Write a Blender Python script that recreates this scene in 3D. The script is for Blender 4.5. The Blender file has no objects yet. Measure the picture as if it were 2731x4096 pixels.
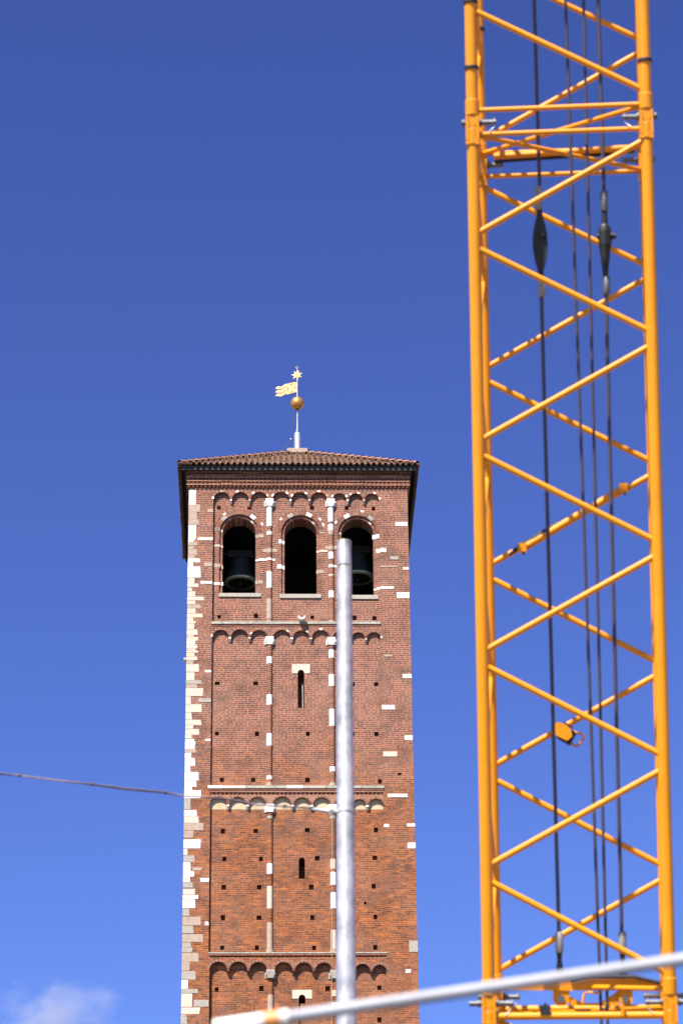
import bpy, math, random
from mathutils import Vector, Matrix
from math import sin, cos, tan, pi, radians, sqrt, atan2, asin
random.seed(7)
S = bpy.context.scene
COL = S.collection

# ------------------------------------------------------------------ camera
PITCH, ROLL, LENS = radians(26.0385), radians(-0.6255), 100.0
CAM = Vector((0, 0, 1.6))
cp, sp = cos(PITCH), sin(PITCH)
R0, U0, FW = Vector((1, 0, 0)), Vector((0, -sp, cp)), Vector((0, cp, sp))
RT = R0 * cos(ROLL) + U0 * sin(ROLL)
UP = -R0 * sin(ROLL) + U0 * cos(ROLL)
FPX = LENS / 36.0 * 4096
cd = bpy.data.cameras.new('camera'); cam = bpy.data.objects.new('camera', cd); COL.objects.link(cam)
m = Matrix((RT, UP, -FW)).transposed().to_4x4(); m.translation = CAM
cam.matrix_world = m
cd.sensor_fit = 'VERTICAL'; cd.sensor_height = 36.0; cd.sensor_width = 24.0; cd.lens = LENS
cd.clip_start = 0.1; cd.clip_end = 20000
cd.dof.use_dof = True; cd.dof.focus_distance = 116.0; cd.dof.aperture_fstop = 4.6
S.camera = cam

# ------------------------------------------------------------------ tower frame, sun and sky
TW, TD, TYAW = 8.6, 7.95, radians(1.7386)       # tower width, depth, turn
TO = Vector((-5.986, 100.36, 0.0))
TX = Vector((cos(TYAW), sin(TYAW), 0)); TN = Vector((-sin(TYAW), cos(TYAW), 0))
SUN_EL, SUN_AZ = radians(52), radians(28)       # height; angle left of the facade's normal
sl = Vector((-sin(SUN_AZ) * cos(SUN_EL), -cos(SUN_AZ) * cos(SUN_EL), sin(SUN_EL)))
SUN = TX * sl.x + TN * sl.y + Vector((0, 0, sl.z))
ld = bpy.data.lights.new('sun', 'SUN'); ld.energy = 5.0; ld.angle = radians(0.53); ld.color = (1.0, 0.94, 0.86)
lo = bpy.data.objects.new('sun', ld); COL.objects.link(lo)
lo.rotation_euler = SUN.to_track_quat('Z', 'Y').to_euler()
lo.location = (-30, -30, 60)
W = bpy.data.worlds.new('World'); S.world = W; W.use_nodes = True
nt = W.node_tree; nt.nodes.clear()
sky = nt.nodes.new('ShaderNodeTexSky'); sky.sky_type = 'NISHITA'; sky.sun_disc = False
sky.sun_elevation = SUN_EL; sky.sun_rotation = atan2(SUN.x, SUN.y)
sky.altitude = 150; sky.air_density = 1.0; sky.dust_density = 0.25; sky.ozone_density = 4.0
hs = nt.nodes.new('ShaderNodeHueSaturation'); hs.inputs['Saturation'].default_value = 1.04; hs.inputs['Hue'].default_value = 0.519
bg = nt.nodes.new('ShaderNodeBackground'); bg.inputs[1].default_value = 0.13
wo = nt.nodes.new('ShaderNodeOutputWorld')
sc_ = nt.nodes.new('ShaderNodeVectorMath'); sc_.operation = 'SCALE'; sc_.inputs['Scale'].default_value = .13
gmn = nt.nodes.new('ShaderNodeGamma'); gmn.inputs[1].default_value = 1.48
sc2 = nt.nodes.new('ShaderNodeVectorMath'); sc2.operation = 'SCALE'; sc2.inputs['Scale'].default_value = 0.84/.13
nt.links.new(sky.outputs[0], hs.inputs['Color']); nt.links.new(hs.outputs[0], sc_.inputs[0]); nt.links.new(sc_.outputs[0], gmn.inputs[0])
nt.links.new(gmn.outputs[0], sc2.inputs[0]); nt.links.new(sc2.outputs[0], bg.inputs[0]); nt.links.new(bg.outputs[0], wo.inputs[0])
S.view_settings.view_transform = 'Standard'; S.view_settings.look = 'None'
S.view_settings.exposure = 1.12; S.view_settings.gamma = 1.0
S.cycles.max_bounces = 6; S.cycles.diffuse_bounces = 1

# ------------------------------------------------------------------ helpers
def ray(x, y):
    return RT * ((x - 1365.5) / FPX) - UP * ((y - 2048) / FPX) + FW
def plane_hit(x, y, o, n):
    d = ray(x, y); return CAM + d * ((o - CAM).dot(n) / d.dot(n))
def F(x, y, w=0.0):                 # photo point -> (across, height) on the facade, w metres behind its front
    p = plane_hit(x, y, TO + TN * w, TN) - TO
    return p.dot(TX), p.z
def at(x, y, dist):                 # photo point -> world point at this distance along the view
    return CAM + ray(x, y) * dist

class MB:
    def __init__(s): s.v = []; s.f = []; s.mi = []; s.mats = []; s.sm = []; s.tone = []
    def mat(s, m):
        if m not in s.mats: s.mats.append(m)
        return s.mats.index(m)
    def face(s, pts, m=None, smooth=False, tone=0.5):
        b = len(s.v); s.v += [tuple(p) for p in pts]; s.f.append(tuple(range(b, b + len(pts))))
        s.mi.append(s.mat(m) if m else 0); s.sm.append(smooth); s.tone.append(tone)
    def box(s, a, b, m=None, bevel=0, tone=0.5):
        x0, y0, z0 = a; x1, y1, z1 = b
        P = [(x0,y0,z0),(x1,y0,z0),(x1,y1,z0),(x0,y1,z0),(x0,y0,z1),(x1,y0,z1),(x1,y1,z1),(x0,y1,z1)]
        for q in ((0,1,5,4),(1,2,6,5),(2,3,7,6),(3,0,4,7),(4,5,6,7),(3,2,1,0)): s.face([P[i] for i in q], m, tone=tone)
    def obox(s, c, ax, ay, az, m=None):           # oriented box: centre and half axes
        c = Vector(c)
        P = [c + ax*i + ay*j + az*k for k in (-1,1) for j in (-1,1) for i in (-1,1)]
        for q in ((0,1,5,4),(1,3,7,5),(3,2,6,7),(2,0,4,6),(4,5,7,6),(2,3,1,0)): s.face([P[i] for i in q], m)
    def tube(s, pts, rad, m=None, n=12, caps=True, smooth=True):
        pts = [Vector(p) for p in pts]
        rad = list(rad) if isinstance(rad, (list, tuple)) else [rad] * len(pts)
        if caps:      # a loop close to each end keeps the end's edge crisp
            for e_, o_ in ((0, 1), (-1, -2)):
                v_ = pts[o_] - pts[e_]; L_ = v_.length
                t_ = min(.25, .12 * rad[e_] / L_) if L_ > 0 else .25
                p_, r_ = pts[e_] + v_ * t_, rad[e_] + (rad[o_] - rad[e_]) * t_
                if e_ == 0: pts.insert(1, p_); rad.insert(1, r_)
                else: pts.insert(-1, p_); rad.insert(-1, r_)
        rings = []; prev = None
        for i, p in enumerate(pts):
            d = (pts[min(i+1, len(pts)-1)] - pts[max(i-1, 0)]).normalized()
            if prev is None:
                a = d.cross(Vector((0, 0, 1)) if abs(d.z) < .9 else Vector((1, 0, 0))).normalized()
            else:
                a = (prev - d * prev.dot(d)).normalized()
            prev = a; b = d.cross(a)
            rings.append([p + (a * cos(2*pi*k/n) + b * sin(2*pi*k/n)) * rad[i] for k in range(n)])
        mi = s.mat(m) if m else 0
        base = len(s.v)
        for r in rings: s.v += [tuple(q) for q in r]
        for i in range(len(rings) - 1):
            for k in range(n):
                k2 = (k + 1) % n
                s.f.append((base+i*n+k, base+i*n+k2, base+(i+1)*n+k2, base+(i+1)*n+k)); s.mi.append(mi); s.sm.append(smooth); s.tone.append(.5)
        if caps:
            s.f.append(tuple(base + k for k in range(n))[::-1]); s.mi.append(mi); s.sm.append(False); s.tone.append(.5)
            s.f.append(tuple(base + (len(rings)-1)*n + k for k in range(n))); s.mi.append(mi); s.sm.append(False); s.tone.append(.5)
    def lathe(s, c, prof, m=None, n=24, axis=None):
        c = Vector(c); base = len(s.v); mi = s.mat(m) if m else 0
        for r, z in prof:
            for k in range(n): s.v.append((c.x + r*cos(2*pi*k/n), c.y + r*sin(2*pi*k/n), c.z + z))
        for i in range(len(prof)-1):
            for k in range(n):
                k2 = (k+1) % n
                s.f.append((base+i*n+k, base+i*n+k2, base+(i+1)*n+k2, base+(i+1)*n+k)); s.mi.append(mi); s.sm.append(True); s.tone.append(.5)
    def prism(s, poly, d, m=None):                 # polygon of Vectors pushed along d
        d = Vector(d); n = len(poly); poly = [Vector(p) for p in poly]
        s.face(poly, m); s.face([p + d for p in reversed(poly)], m)
        for i in range(n):
            j = (i+1) % n; s.face([poly[j], poly[i], poly[i] + d, poly[j] + d], m)
    def build(s, name, m=None, parent=None, fix=True):
        me = bpy.data.meshes.new(name); me.from_pydata(s.v, [], s.f)
        for x in (s.mats or [m]): me.materials.append(x)
        me.polygons.foreach_set('material_index', s.mi); me.polygons.foreach_set('use_smooth', s.sm)
        at_ = me.attributes.new('tone', 'FLOAT', 'FACE'); at_.data.foreach_set('value', s.tone)
        me.update()
        if fix:
            import bmesh
            bm = bmesh.new(); bm.from_mesh(me); bmesh.ops.remove_doubles(bm, verts=bm.verts, dist=1e-5)
            bmesh.ops.recalc_face_normals(bm, faces=bm.faces); bm.to_mesh(me); bm.free()
        o = bpy.data.objects.new(name, me); COL.objects.link(o)
        if parent: o.parent = parent
        return o

def tag(o, label=None, cat=None, group=None, kind=None):
    for k, v in (('label', label), ('category', cat), ('group', group), ('kind', kind)):
        if v: o[k] = v
    return o
def empty(name, loc=(0,0,0), rz=0):
    o = bpy.data.objects.new(name, None); o.location = loc; o.rotation_euler = (0, 0, rz); COL.objects.link(o)
    o.empty_display_size = .3
    return o

# ------------------------------------------------------------------ materials
def newmat(name):
    m_ = bpy.data.materials.new(name); m_.use_nodes = True
    t = m_.node_tree; b = t.nodes['Principled BSDF']
    return m_, t, b
def N(t, typ, **kw):
    n = t.nodes.new(typ)
    for k, v in kw.items():
        if k in n.inputs: n.inputs[k].default_value = v
        else: setattr(n, k, v)
    return n
def mix(t, f, a, b, blend='MIX'):
    n = t.nodes.new('ShaderNodeMix'); n.data_type = 'RGBA'; n.blend_type = blend
    for sock, v in ((n.inputs[0], f), (n.inputs[6], a), (n.inputs[7], b)):
        if hasattr(v, 'is_output') or isinstance(v, bpy.types.NodeSocket): t.links.new(v, sock)
        elif isinstance(v, (int, float)): sock.default_value = v
        else: sock.default_value = (*v, 1)
    return n.outputs[2]
def ramp(t, fac, stops):
    n = t.nodes.new('ShaderNodeValToRGB'); t.links.new(fac, n.inputs[0])
    e = n.color_ramp.elements
    while len(e) < len(stops): e.new(.5)
    for el, (p, c) in zip(e, stops): el.position = p; el.color = (*c, 1) if not isinstance(c, (int, float)) else (c, c, c, 1)
    return n.outputs[0]
def rough_mat(name, c, var=.2, scale=6, rough=.85, metal=0.0, bump=0.0, c2=None, detail=6):
    m_, t, b = newmat(name)
    tc = N(t, 'ShaderNodeTexCoord'); no = N(t, 'ShaderNodeTexNoise', Scale=scale, Detail=detail, Roughness=.65)
    t.links.new(tc.outputs['Object'], no.inputs['Vector'])
    lo_ = tuple(x * (1 - var) for x in c) if c2 is None else c2
    hi_ = tuple(min(1, x * (1 + var * .6)) for x in c)
    t.links.new(ramp(t, no.outputs['Fac'], [(.3, lo_), (.68, hi_)]), b.inputs['Base Color'])
    b.inputs['Roughness'].default_value = rough; b.inputs['Metallic'].default_value = metal
    if bump:
        bu = N(t, 'ShaderNodeBump', Strength=bump, Distance=.01); t.links.new(no.outputs['Fac'], bu.inputs['Height']); t.links.new(bu.outputs[0], b.inputs['Normal'])
    return m_

Z_MID = F(1200, 3160)[1]
def brick_mat(name, row=.082, bw=.275, dark=1.0, wash=0.0):
    m_, t, b = newmat(name)
    tc = N(t, 'ShaderNodeTexCoord'); se = N(t, 'ShaderNodeSeparateXYZ'); t.links.new(tc.outputs['Object'], se.inputs[0])
    ad = N(t, 'ShaderNodeMath', operation='ADD'); t.links.new(se.outputs[0], ad.inputs[0]); t.links.new(se.outputs[1], ad.inputs[1])
    # slightly uneven courses
    nj = N(t, 'ShaderNodeTexNoise', Scale=.55, Detail=2); t.links.new(tc.outputs['Object'], nj.inputs['Vector'])
    dj = N(t, 'ShaderNodeMath', operation='MULTIPLY_ADD'); dj.inputs[1].default_value = .10; t.links.new(nj.outputs['Fac'], dj.inputs[0]); t.links.new(se.outputs[2], dj.inputs[2])
    co = N(t, 'ShaderNodeCombineXYZ'); t.links.new(ad.outputs[0], co.inputs[0]); t.links.new(dj.outputs[0], co.inputs[1])
    def br(c1, c2, mo, off=.5, ms=.010):
        n = N(t, 'ShaderNodeTexBrick', Scale=1.0); n.offset = off; n.squash = .62; n.squash_frequency = 3
        n.inputs['Brick Width'].default_value = bw; n.inputs['Row Height'].default_value = row
        n.inputs['Mortar Size'].default_value = ms; n.inputs['Mortar Smooth'].default_value = .25; n.inputs['Bias'].default_value = 0
        n.inputs['Color1'].default_value = (*c1, 1); n.inputs['Color2'].default_value = (*c2, 1); n.inputs['Mortar'].default_value = (*mo, 1)
        t.links.new(co.outputs[0], n.inputs['Vector']); return n
    up = br((.235*dark, .078*dark, .046*dark), (.105*dark, .041*dark, .031*dark), (.42*dark, .245*dark, .165*dark), ms=.0105)
    dn = br((.280*dark, .080*dark, .024*dark), (.110*dark, .036*dark, .018*dark), (.31*dark, .150*dark, .075*dark), ms=.009)
    # zone: browner masonry above, more orange below, with a ragged border
    nz = N(t, 'ShaderNodeTexNoise', Scale=.6, Detail=4); t.links.new(tc.outputs['Object'], nz.inputs['Vector'])
    za = N(t, 'ShaderNodeMath', operation='MULTIPLY_ADD'); za.inputs[1].default_value = 3.2; t.links.new(nz.outputs['Fac'], za.inputs[0]); t.links.new(se.outputs[2], za.inputs[2])
    mr = N(t, 'ShaderNodeMapRange'); t.links.new(za.outputs[0], mr.inputs[0])
    mr.inputs[1].default_value = Z_MID - .9 + 1.6; mr.inputs[2].default_value = Z_MID + 2.6 + 1.6
    c = mix(t, mr.outputs[0], dn.outputs['Color'], up.outputs['Color'])
    # patches of soot and of fresher, oranger brick
    n1 = N(t, 'ShaderNodeTexNoise', Scale=1.1, Detail=5, Roughness=.7); t.links.new(co.outputs[0], n1.inputs['Vector'])
    c = mix(t, ramp(t, n1.outputs['Fac'], [(.45, 0.0), (.70, .72)]), c, (.062, .036, .028), 'MIX')
    n2 = N(t, 'ShaderNodeTexNoise', Scale=4.2, Detail=3, Roughness=.6)
    mp = N(t, 'ShaderNodeMapping'); mp.inputs['Scale'].default_value = (.55, 1.6, 1); t.links.new(co.outputs[0], mp.inputs[0]); t.links.new(mp.outputs[0], n2.inputs['Vector'])
    f2 = ramp(t, n2.outputs['Fac'], [(.54, 0.0), (.66, .62)])
    inv = N(t, 'ShaderNodeMapRange'); t.links.new(mr.outputs[0], inv.inputs[0]); inv.inputs[3].default_value = 1.0; inv.inputs[4].default_value = .30
    bm_ = N(t, 'ShaderNodeMath', operation='SUBTRACT'); bm_.inputs[0].default_value = 1.0; t.links.new(up.outputs['Fac'], bm_.inputs[1])
    mu = N(t, 'ShaderNodeMath', operation='MULTIPLY'); t.links.new(f2, mu.inputs[0]); t.links.new(inv.outputs[0], mu.inputs[1])
    mu2 = N(t, 'ShaderNodeMath', operation='MULTIPLY'); t.links.new(mu.outputs[0], mu2.inputs[0]); t.links.new(bm_.outputs[0], mu2.inputs[1])
    c = mix(t, mu2.outputs[0], c, (.50*dark, .150*dark, .034*dark))
    # pale lime bloom in patches
    n4 = N(t, 'ShaderNodeTexNoise', Scale=.8, Detail=6, Roughness=.7); mp4 = N(t, 'ShaderNodeMapping'); mp4.inputs['Location'].default_value = (31, 7, 3)
    t.links.new(co.outputs[0], mp4.inputs[0]); t.links.new(mp4.outputs[0], n4.inputs['Vector'])
    c = mix(t, ramp(t, n4.outputs['Fac'], [(.40 - .25*wash, 0.0), (.74, .22 + .6*wash)]), c, (.37, .235, .175))
    t.links.new(c, b.inputs['Base Color']); b.inputs['Roughness'].default_value = .92
    b.inputs['Specular IOR Level'].default_value = .2
    bu = N(t, 'ShaderNodeBump', Strength=.5, Distance=.012); bu.invert = True
    t.links.new(up.outputs['Fac'], bu.inputs['Height']); t.links.new(bu.outputs[0], b.inputs['Normal'])
    return m_
BRICK = brick_mat('old_brick')
BRICK_COL = brick_mat('moulded_column_brick', bw=1.7)
BRICK_PALE = brick_mat('limewashed_brick', wash=.7)
VOUS = rough_mat('arch_brick', (.235, .080, .042), .5, 9)
VOUS2 = rough_mat('arch_brick_dark', (.15, .055, .033), .5, 9)
MORTAR = rough_mat('mortar', (.46, .30, .20), .2, 12)
STONE = {
    'W': rough_mat('white_stone', (.80, .73, .66), .10, 5, bump=.2),
    'C': rough_mat('cream_stone', (.54, .43, .33), .15, 7, bump=.3),
    'T': rough_mat('tan_stone', (.36, .265, .195), .22, 7, bump=.3),
    'G': rough_mat('grey_stone', (.33, .29, .235), .3, 14, bump=.4),
    'L': rough_mat('pale_marble', (.66, .65, .66), .12, 5, bump=.2),
    'Y': rough_mat('honey_stone', (.72, .50, .30), .15, 6)}
STRING = rough_mat('weathered_string_stone', (.27, .26, .205), .4, 5, bump=.3)
PLASTER = rough_mat('cream_plaster', (.48, .36, .215), .22, 5)
DARK = rough_mat('dark_chamber', (.03, .03, .032), .2, 2)  # near-black walls: the unlit room's shade is put into the colour
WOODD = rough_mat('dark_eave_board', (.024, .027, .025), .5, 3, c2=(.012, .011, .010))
BRONZE = rough_mat('shade_dark_bronze', (.018, .022, .020), .3, 8, rough=.7, metal=.0)  # bell body coloured nearly black to carry the belfry's shade
LIP = rough_mat('painted_sunlit_lip', (.34, .42, .28), .25, 8, rough=.6)  # pale lip colour stands in for sunlight on the bell's rim
IRON = rough_mat('dark_iron', (.05, .045, .05), .3, 20, rough=.6, metal=.3)
GOLD = rough_mat('gilded_copper', (.62, .30, .07), .25, 10, rough=.42, metal=.7, bump=.05)
GOLDL = rough_mat('bright_gilding', (.74, .43, .15), .06, 10, rough=.5, metal=.2)
GALV = rough_mat('galvanised_steel', (.68, .63, .56), .3, 7, rough=.34, metal=.55, c2=(.33, .31, .28), bump=.03)
ZINC = rough_mat('zinc_sheet', (.50, .50, .52), .2, 4, rough=.5, metal=.6)
def paint(name, c, dirt):
    m_, t, b = newmat(name)
    tc = N(t, 'ShaderNodeTexCoord'); no = N(t, 'ShaderNodeTexNoise', Scale=2.2, Detail=7, Roughness=.7); t.links.new(tc.outputs['Object'], no.inputs['Vector'])
    n3 = N(t, 'ShaderNodeTexNoise', Scale=17, Detail=4, Roughness=.6); t.links.new(tc.outputs['Object'], n3.inputs['Vector'])
    c1 = ramp(t, no.outputs['Fac'], [(.3, tuple(x*.86 for x in c)), (.7, c)])
    c2 = mix(t, ramp(t, n3.outputs['Fac'], [(.66, 0.0), (.78, dirt)]), c1, (.10, .05, .025))
    t.links.new(c2, b.inputs['Base Color']); b.inputs['Roughness'].default_value = .42; b.inputs['Specular IOR Level'].default_value = .4
    return m_
ORANGE = paint('orange_paint', (.86, .30, .003), .55)
ROPE = rough_mat('greased_wire_rope', (.065, .050, .072), .35, 40, rough=.6, metal=.1)
STEEL = rough_mat('grey_pin_steel', (.16, .16, .16), .4, 30, rough=.5, metal=.6)
BLACK = rough_mat('black_rubber', (.018, .018, .020), .3, 20, rough=.6)
LINK = rough_mat('blackened_link_steel', (.016, .017, .015), .4, 25, rough=.55, metal=.2)
SOCK = rough_mat('dull_socket_steel', (.30, .28, .24), .25, 25, rough=.6, metal=.3)

def tile_mat():
    m_, t, b = newmat('old_roof_tile')
    a = N(t, 'ShaderNodeAttribute'); a.attribute_name = 'tone'
    tc = N(t, 'ShaderNodeTexCoord'); no = N(t, 'ShaderNodeTexNoise', Scale=5, Detail=6, Roughness=.7); t.links.new(tc.outputs['Object'], no.inputs['Vector'])
    c = ramp(t, a.outputs['Fac'], [(.0, (.085, .043, .026)), (.4, (.18, .085, .044)), (.75, (.25, .115, .058)), (1., (.30, .20, .14))])
    c = mix(t, ramp(t, no.outputs['Fac'], [(.5, 0.), (.72, .7)]), c, (.13, .11, .075))
    t.links.new(c, b.inputs['Base Color']); b.inputs['Roughness'].default_value = .9
    return m_
TILE = tile_mat()
HIP = rough_mat('hip_tile', (.27, .13, .08), .5, 4)

# ------------------------------------------------------------------ ground
g = MB(); g.face([(-6000,-6000,0),(6000,-6000,0),(6000,6000,0),(-6000,6000,0)])
gm, t, b = newmat('paved_ground')
tc = N(t, 'ShaderNodeTexCoord'); bt = N(t, 'ShaderNodeTexBrick', Scale=1.0); t.links.new(tc.outputs['Object'], bt.inputs['Vector'])
bt.inputs['Brick Width'].default_value = .6; bt.inputs['Row Height'].default_value = .3; bt.inputs['Mortar Size'].default_value = .008
bt.inputs['Color1'].default_value = (.115, .105, .095, 1); bt.inputs['Color2'].default_value = (.05,.05,.05,1); bt.inputs['Mortar'].default_value = (.09, .085, .08, 1)
t.links.new(bt.outputs['Color'], b.inputs['Base Color']); b.inputs['Roughness'].default_value = .85
tag(g.build('ground', gm, fix=False), kind='structure')

# ================================================================== bell tower
tower = empty('bell_tower', TO, TYAW)
tag(tower, 'tall square red brick bell tower with three arched belfry openings under a low tiled roof', 'tower')
EPS = 1e-4
REC = [.135, .12, .13, .19]
Z_EAVE = 50.954 + 1.6
OV = .335
# tiers: arches (photo x left, right) and the line they spring from
ARCH = [
 ([(855,920),(928,995),(1003,1071),(1089,1158),(1166,1233),(1242,1309),(1329,1386),(1394,1451),(1459,1515)], 1997, 1999),
 ([(850.5,915),(924.5,993),(1003,1068.5),(1092.5,1161),(1172,1237),(1248,1318),(1331,1397),(1406,1459),(1467,1522)], 2548, 2554),
 ([(839.5,908),(917,985),(995,1064),(1091.5,1165),(1174.5,1241),(1252,1319.5),(1338,1400),(1410,1463),(1474,1532.5)], 3219, 3222),
 ([(838,908),(917,989),(998,1068),(1098,1170),(1180,1250),(1260,1330),(1346,1408),(1418,1481),(1490,1546)], 3880, 3886)]
STRY = [2491, 3141, 3806]          # string course line under tiers 0..2 at the middle
ZS = [F(1200, y + 4)[1] for y in STRY]
tiers = []
for (ax, yl, yr), d in zip(ARCH, REC):
    L = []
    for a, c in ax:
        y = yl + (yr - yl) * ((a + c) / 2 - 850) / 680
        u0, z = F(a, y); u1, _ = F(c, y); L.append((u0, u1, z))
    tiers.append(L)
def arch_fn(L):
    zmean = sum(a[2] for a in L) / len(L)
    def fn(u):
        for a, c, z in L:
            if a <= u <= c:
                r = (c - a) / 2; return z + sqrt(max(0, r*r - (u - (a + c)/2)**2))
        return zmean
    br = []
    for a, c, z in L: br += [(a + c)/2 - (c - a)/2 * cos(pi * i / 14) for i in range(15)]
    return fn, br

def sheet(M, w, u0, u1, bot, top, holes=(), breaks=(), soffit=None, mat=None):
    """wall skin at depth w with holes; each hole (a, b, zbot(u), ztop(u), back) gets its reveal to depth back"""
    cf = lambda q: q if callable(q) else (lambda u: q)
    bot, top = cf(bot), cf(top)
    H = [(a, c, cf(zb), cf(zt), bk, closed, hm) for a, c, zb, zt, bk, closed, hm in holes]
    B = {u0, u1} | {x for x in breaks if u0 < x < u1}
    for h in H: B |= {x for x in (h[0], h[1]) if u0 < x < u1}
    B = sorted(B); B = [x for i, x in enumerate(B) if i == 0 or x - B[i-1] > 1e-5]
    for a, c in zip(B, B[1:]):
        mid = (a + c)/2; A, C = a + EPS*.01, c - EPS*.01
        act = sorted([h for h in H if h[0] <= mid <= h[1]], key=lambda h: h[2](mid))
        za, zc = bot(A), bot(C)
        if soffit is not None: M.face([(a,w,za),(c,w,zc),(c,soffit,zc),(a,soffit,za)], mat)
        for h in act:
            M.face([(a,w,za),(c,w,zc),(c,w,h[2](C)),(a,w,h[2](A))], mat)
            for zf in (h[2], h[3]): M.face([(a,w,zf(A)),(c,w,zf(C)),(c,h[4],zf(C)),(a,h[4],zf(A))], h[6] or mat)
            if h[5]: M.face([(a,h[4],h[2](A)),(c,h[4],h[2](C)),(c,h[4],h[3](C)),(a,h[4],h[3](A))], h[6] or mat)
            za, zc = h[3](A), h[3](C)
        M.face([(a,w,za),(c,w,zc),(c,w,top(C)),(a,w,top(A))], mat)
    for h in H:
        for u, e in ((h[0], EPS*.01), (h[1], -EPS*.01)):
            M.face([(u,w,h[2](u+e)),(u,h[4],h[2](u+e)),(u,h[4],h[3](u+e)),(u,w,h[3](u+e))], h[6] or mat)

# lesene edges
UL = [F(853.5, 2000)[0], F(847, 2600)[0], F(841, 3200)[0], F(838, 3880)[0]]
UR = [F(1516, 2050)[0], F(1524, 2700)[0], F(1534, 3330)[0], F(1546, 3950)[0]]
ZTOP = Z_EAVE
ztier_top = [ZTOP, ZS[0], ZS[1], ZS[2]]
zpan_bot = [ZS[0], ZS[1], ZS[2], 0.0]

# belfry openings: centre, outer radius, inner radius, sill, spring
BW = []
for cx, ysp, ro, ri, ysill in ((956.6, 2127, .762, .645, 2373), (1202, 2129, .752, .632, 2377), (1428.5, 2131, .752, .632, 2381)):
    u, zs = F(cx, ysp, REC[0]); _, zb = F(cx, ysill, REC[0]); BW.append((u, zs, ro, ri, zb))
def arch_top(u0, r, zs): return lambda u: zs + sqrt(max(0, r*r - (u - u0)**2))
def arch_breaks(u0, r, n=18): return [u0 - r*cos(pi*i/n) for i in range(n+1)]

HOLES = {0: [(876,2031),(999,2032),(1248,2032),(1386,2032),(1493,2034),(877,2467),(1024,2464),(1249,2469),(1417,2471),(1497,2473)],
 1: [(869,2733),(1023,2733),(868,2934),(1028,2935),(1231,2935),(1410,2737),(1504,2737),(1410,2936),(1505,2936),(888,3119),(1013,3119),(1230,3120),(1519,3126)],
 2: [(892,3325),(1023,3324),(1229,3320),(1503,3320),(898,3436),(1044,3436),(1268.5,3433),(1499,3431),(895,3549),(1037,3549),(1245,3548),(1494,3545),(1460,3612,.6),
     (892,3671),(1036,3671),(1249,3671),(1501,3668),(889,3791),(1027.5,3791),(1256,3791),(1500.5,3790)],
 3: [(867,3958),(1045.5,3954),(1310,3954),(1517,3951),(1517,4080),(1045,4140),(890,4150),(1300,4200)]}
SLIT = {1: (1203.5, .125, 2691, 2831), 2: (1207, .115, 3441, 3515), 3: (1208, .125, 3992, 4110)}
wall = MB()
bandobj = []
for k in range(4):
    d = REC[k]; holes = []; br = []
    for q in HOLES[k]:
        x, y = q[0], q[1]; s_ = q[2] if len(q) > 2 else 1.0
        u, z = F(x, y, d); hw, hh = .082 * s_ * random.uniform(.85, 1.12), .092 * s_ * random.uniform(.85, 1.1)
        zz = max(z - hh, zpan_bot[k] + .03)
        holes.append((u - hw, u + hw, zz, zz + 2*hh, d + .22, True, None))
    if k == 0:
        for u, zs, ro, ri, zb in BW:
            holes.append((u - ro, u + ro, zb, arch_top(u, ro, zs), d + .075, False, None)); br += arch_breaks(u, ro)
    if k in SLIT:
        x, hw, ysp, yb = SLIT[k]; u, zs = F(x, ysp, d); _, zb = F(x, yb, d)
        holes.append((u - hw, u + hw, zb, arch_top(u, hw, zs), d + .8, True, None)); br += arch_breaks(u, hw, 8)
    sheet(wall, d, UL[k] - .02, UR[k] + .02, zpan_bot[k], max(a[2] for a in tiers[k]) + .5, holes, br)
# inner, set back arch order of each opening and its deep reveal is built with the window below
# side and rear walls, chamber
D = TD
wall.face([(0,0,0),(0,D,0),(0,D,ZTOP),(0,0,ZTOP)]); wall.face([(TW,0,0),(TW,D,0),(TW,D,ZTOP),(TW,0,ZTOP)]); wall.face([(0,D,0),(TW,D,0),(TW,D,ZTOP),(0,D,ZTOP)])
wall.build('wall', BRICK, tower)
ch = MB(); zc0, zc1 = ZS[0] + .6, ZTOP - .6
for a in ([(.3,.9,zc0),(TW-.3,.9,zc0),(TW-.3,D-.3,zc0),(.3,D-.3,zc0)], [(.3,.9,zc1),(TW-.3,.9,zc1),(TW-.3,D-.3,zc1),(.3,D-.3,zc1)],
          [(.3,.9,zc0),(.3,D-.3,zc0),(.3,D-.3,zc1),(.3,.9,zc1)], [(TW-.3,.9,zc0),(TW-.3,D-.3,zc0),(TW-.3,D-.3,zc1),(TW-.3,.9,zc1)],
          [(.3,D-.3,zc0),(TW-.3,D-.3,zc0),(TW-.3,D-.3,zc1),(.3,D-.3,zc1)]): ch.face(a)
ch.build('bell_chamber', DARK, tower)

# corner strips
for side in (0, 1):
    M = MB()
    for k in range(4):
        z0, z1 = zpan_bot[k], ztier_top[k]
        if side == 0:
            M.face([(0,0,z0),(UL[k],0,z0),(UL[k],0,z1),(0,0,z1)]); M.face([(UL[k],0,z0),(UL[k],REC[k],z0),(UL[k],REC[k],z1),(UL[k],0,z1)])
        else:
            hs_ = []
            if k == 1:
                u, z = F(1597, 3096); hs_ = [(u-.075, u+.075, z-.05, z+.05, .2, True, None)]
            sheet(M, 0, UR[k], TW, z0, z1, hs_); M.face([(UR[k],0,z0),(UR[k],REC[k],z0),(UR[k],REC[k],z1),(UR[k],0,z1)])
    M.build('corner_pilaster', BRICK, tower)

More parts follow.
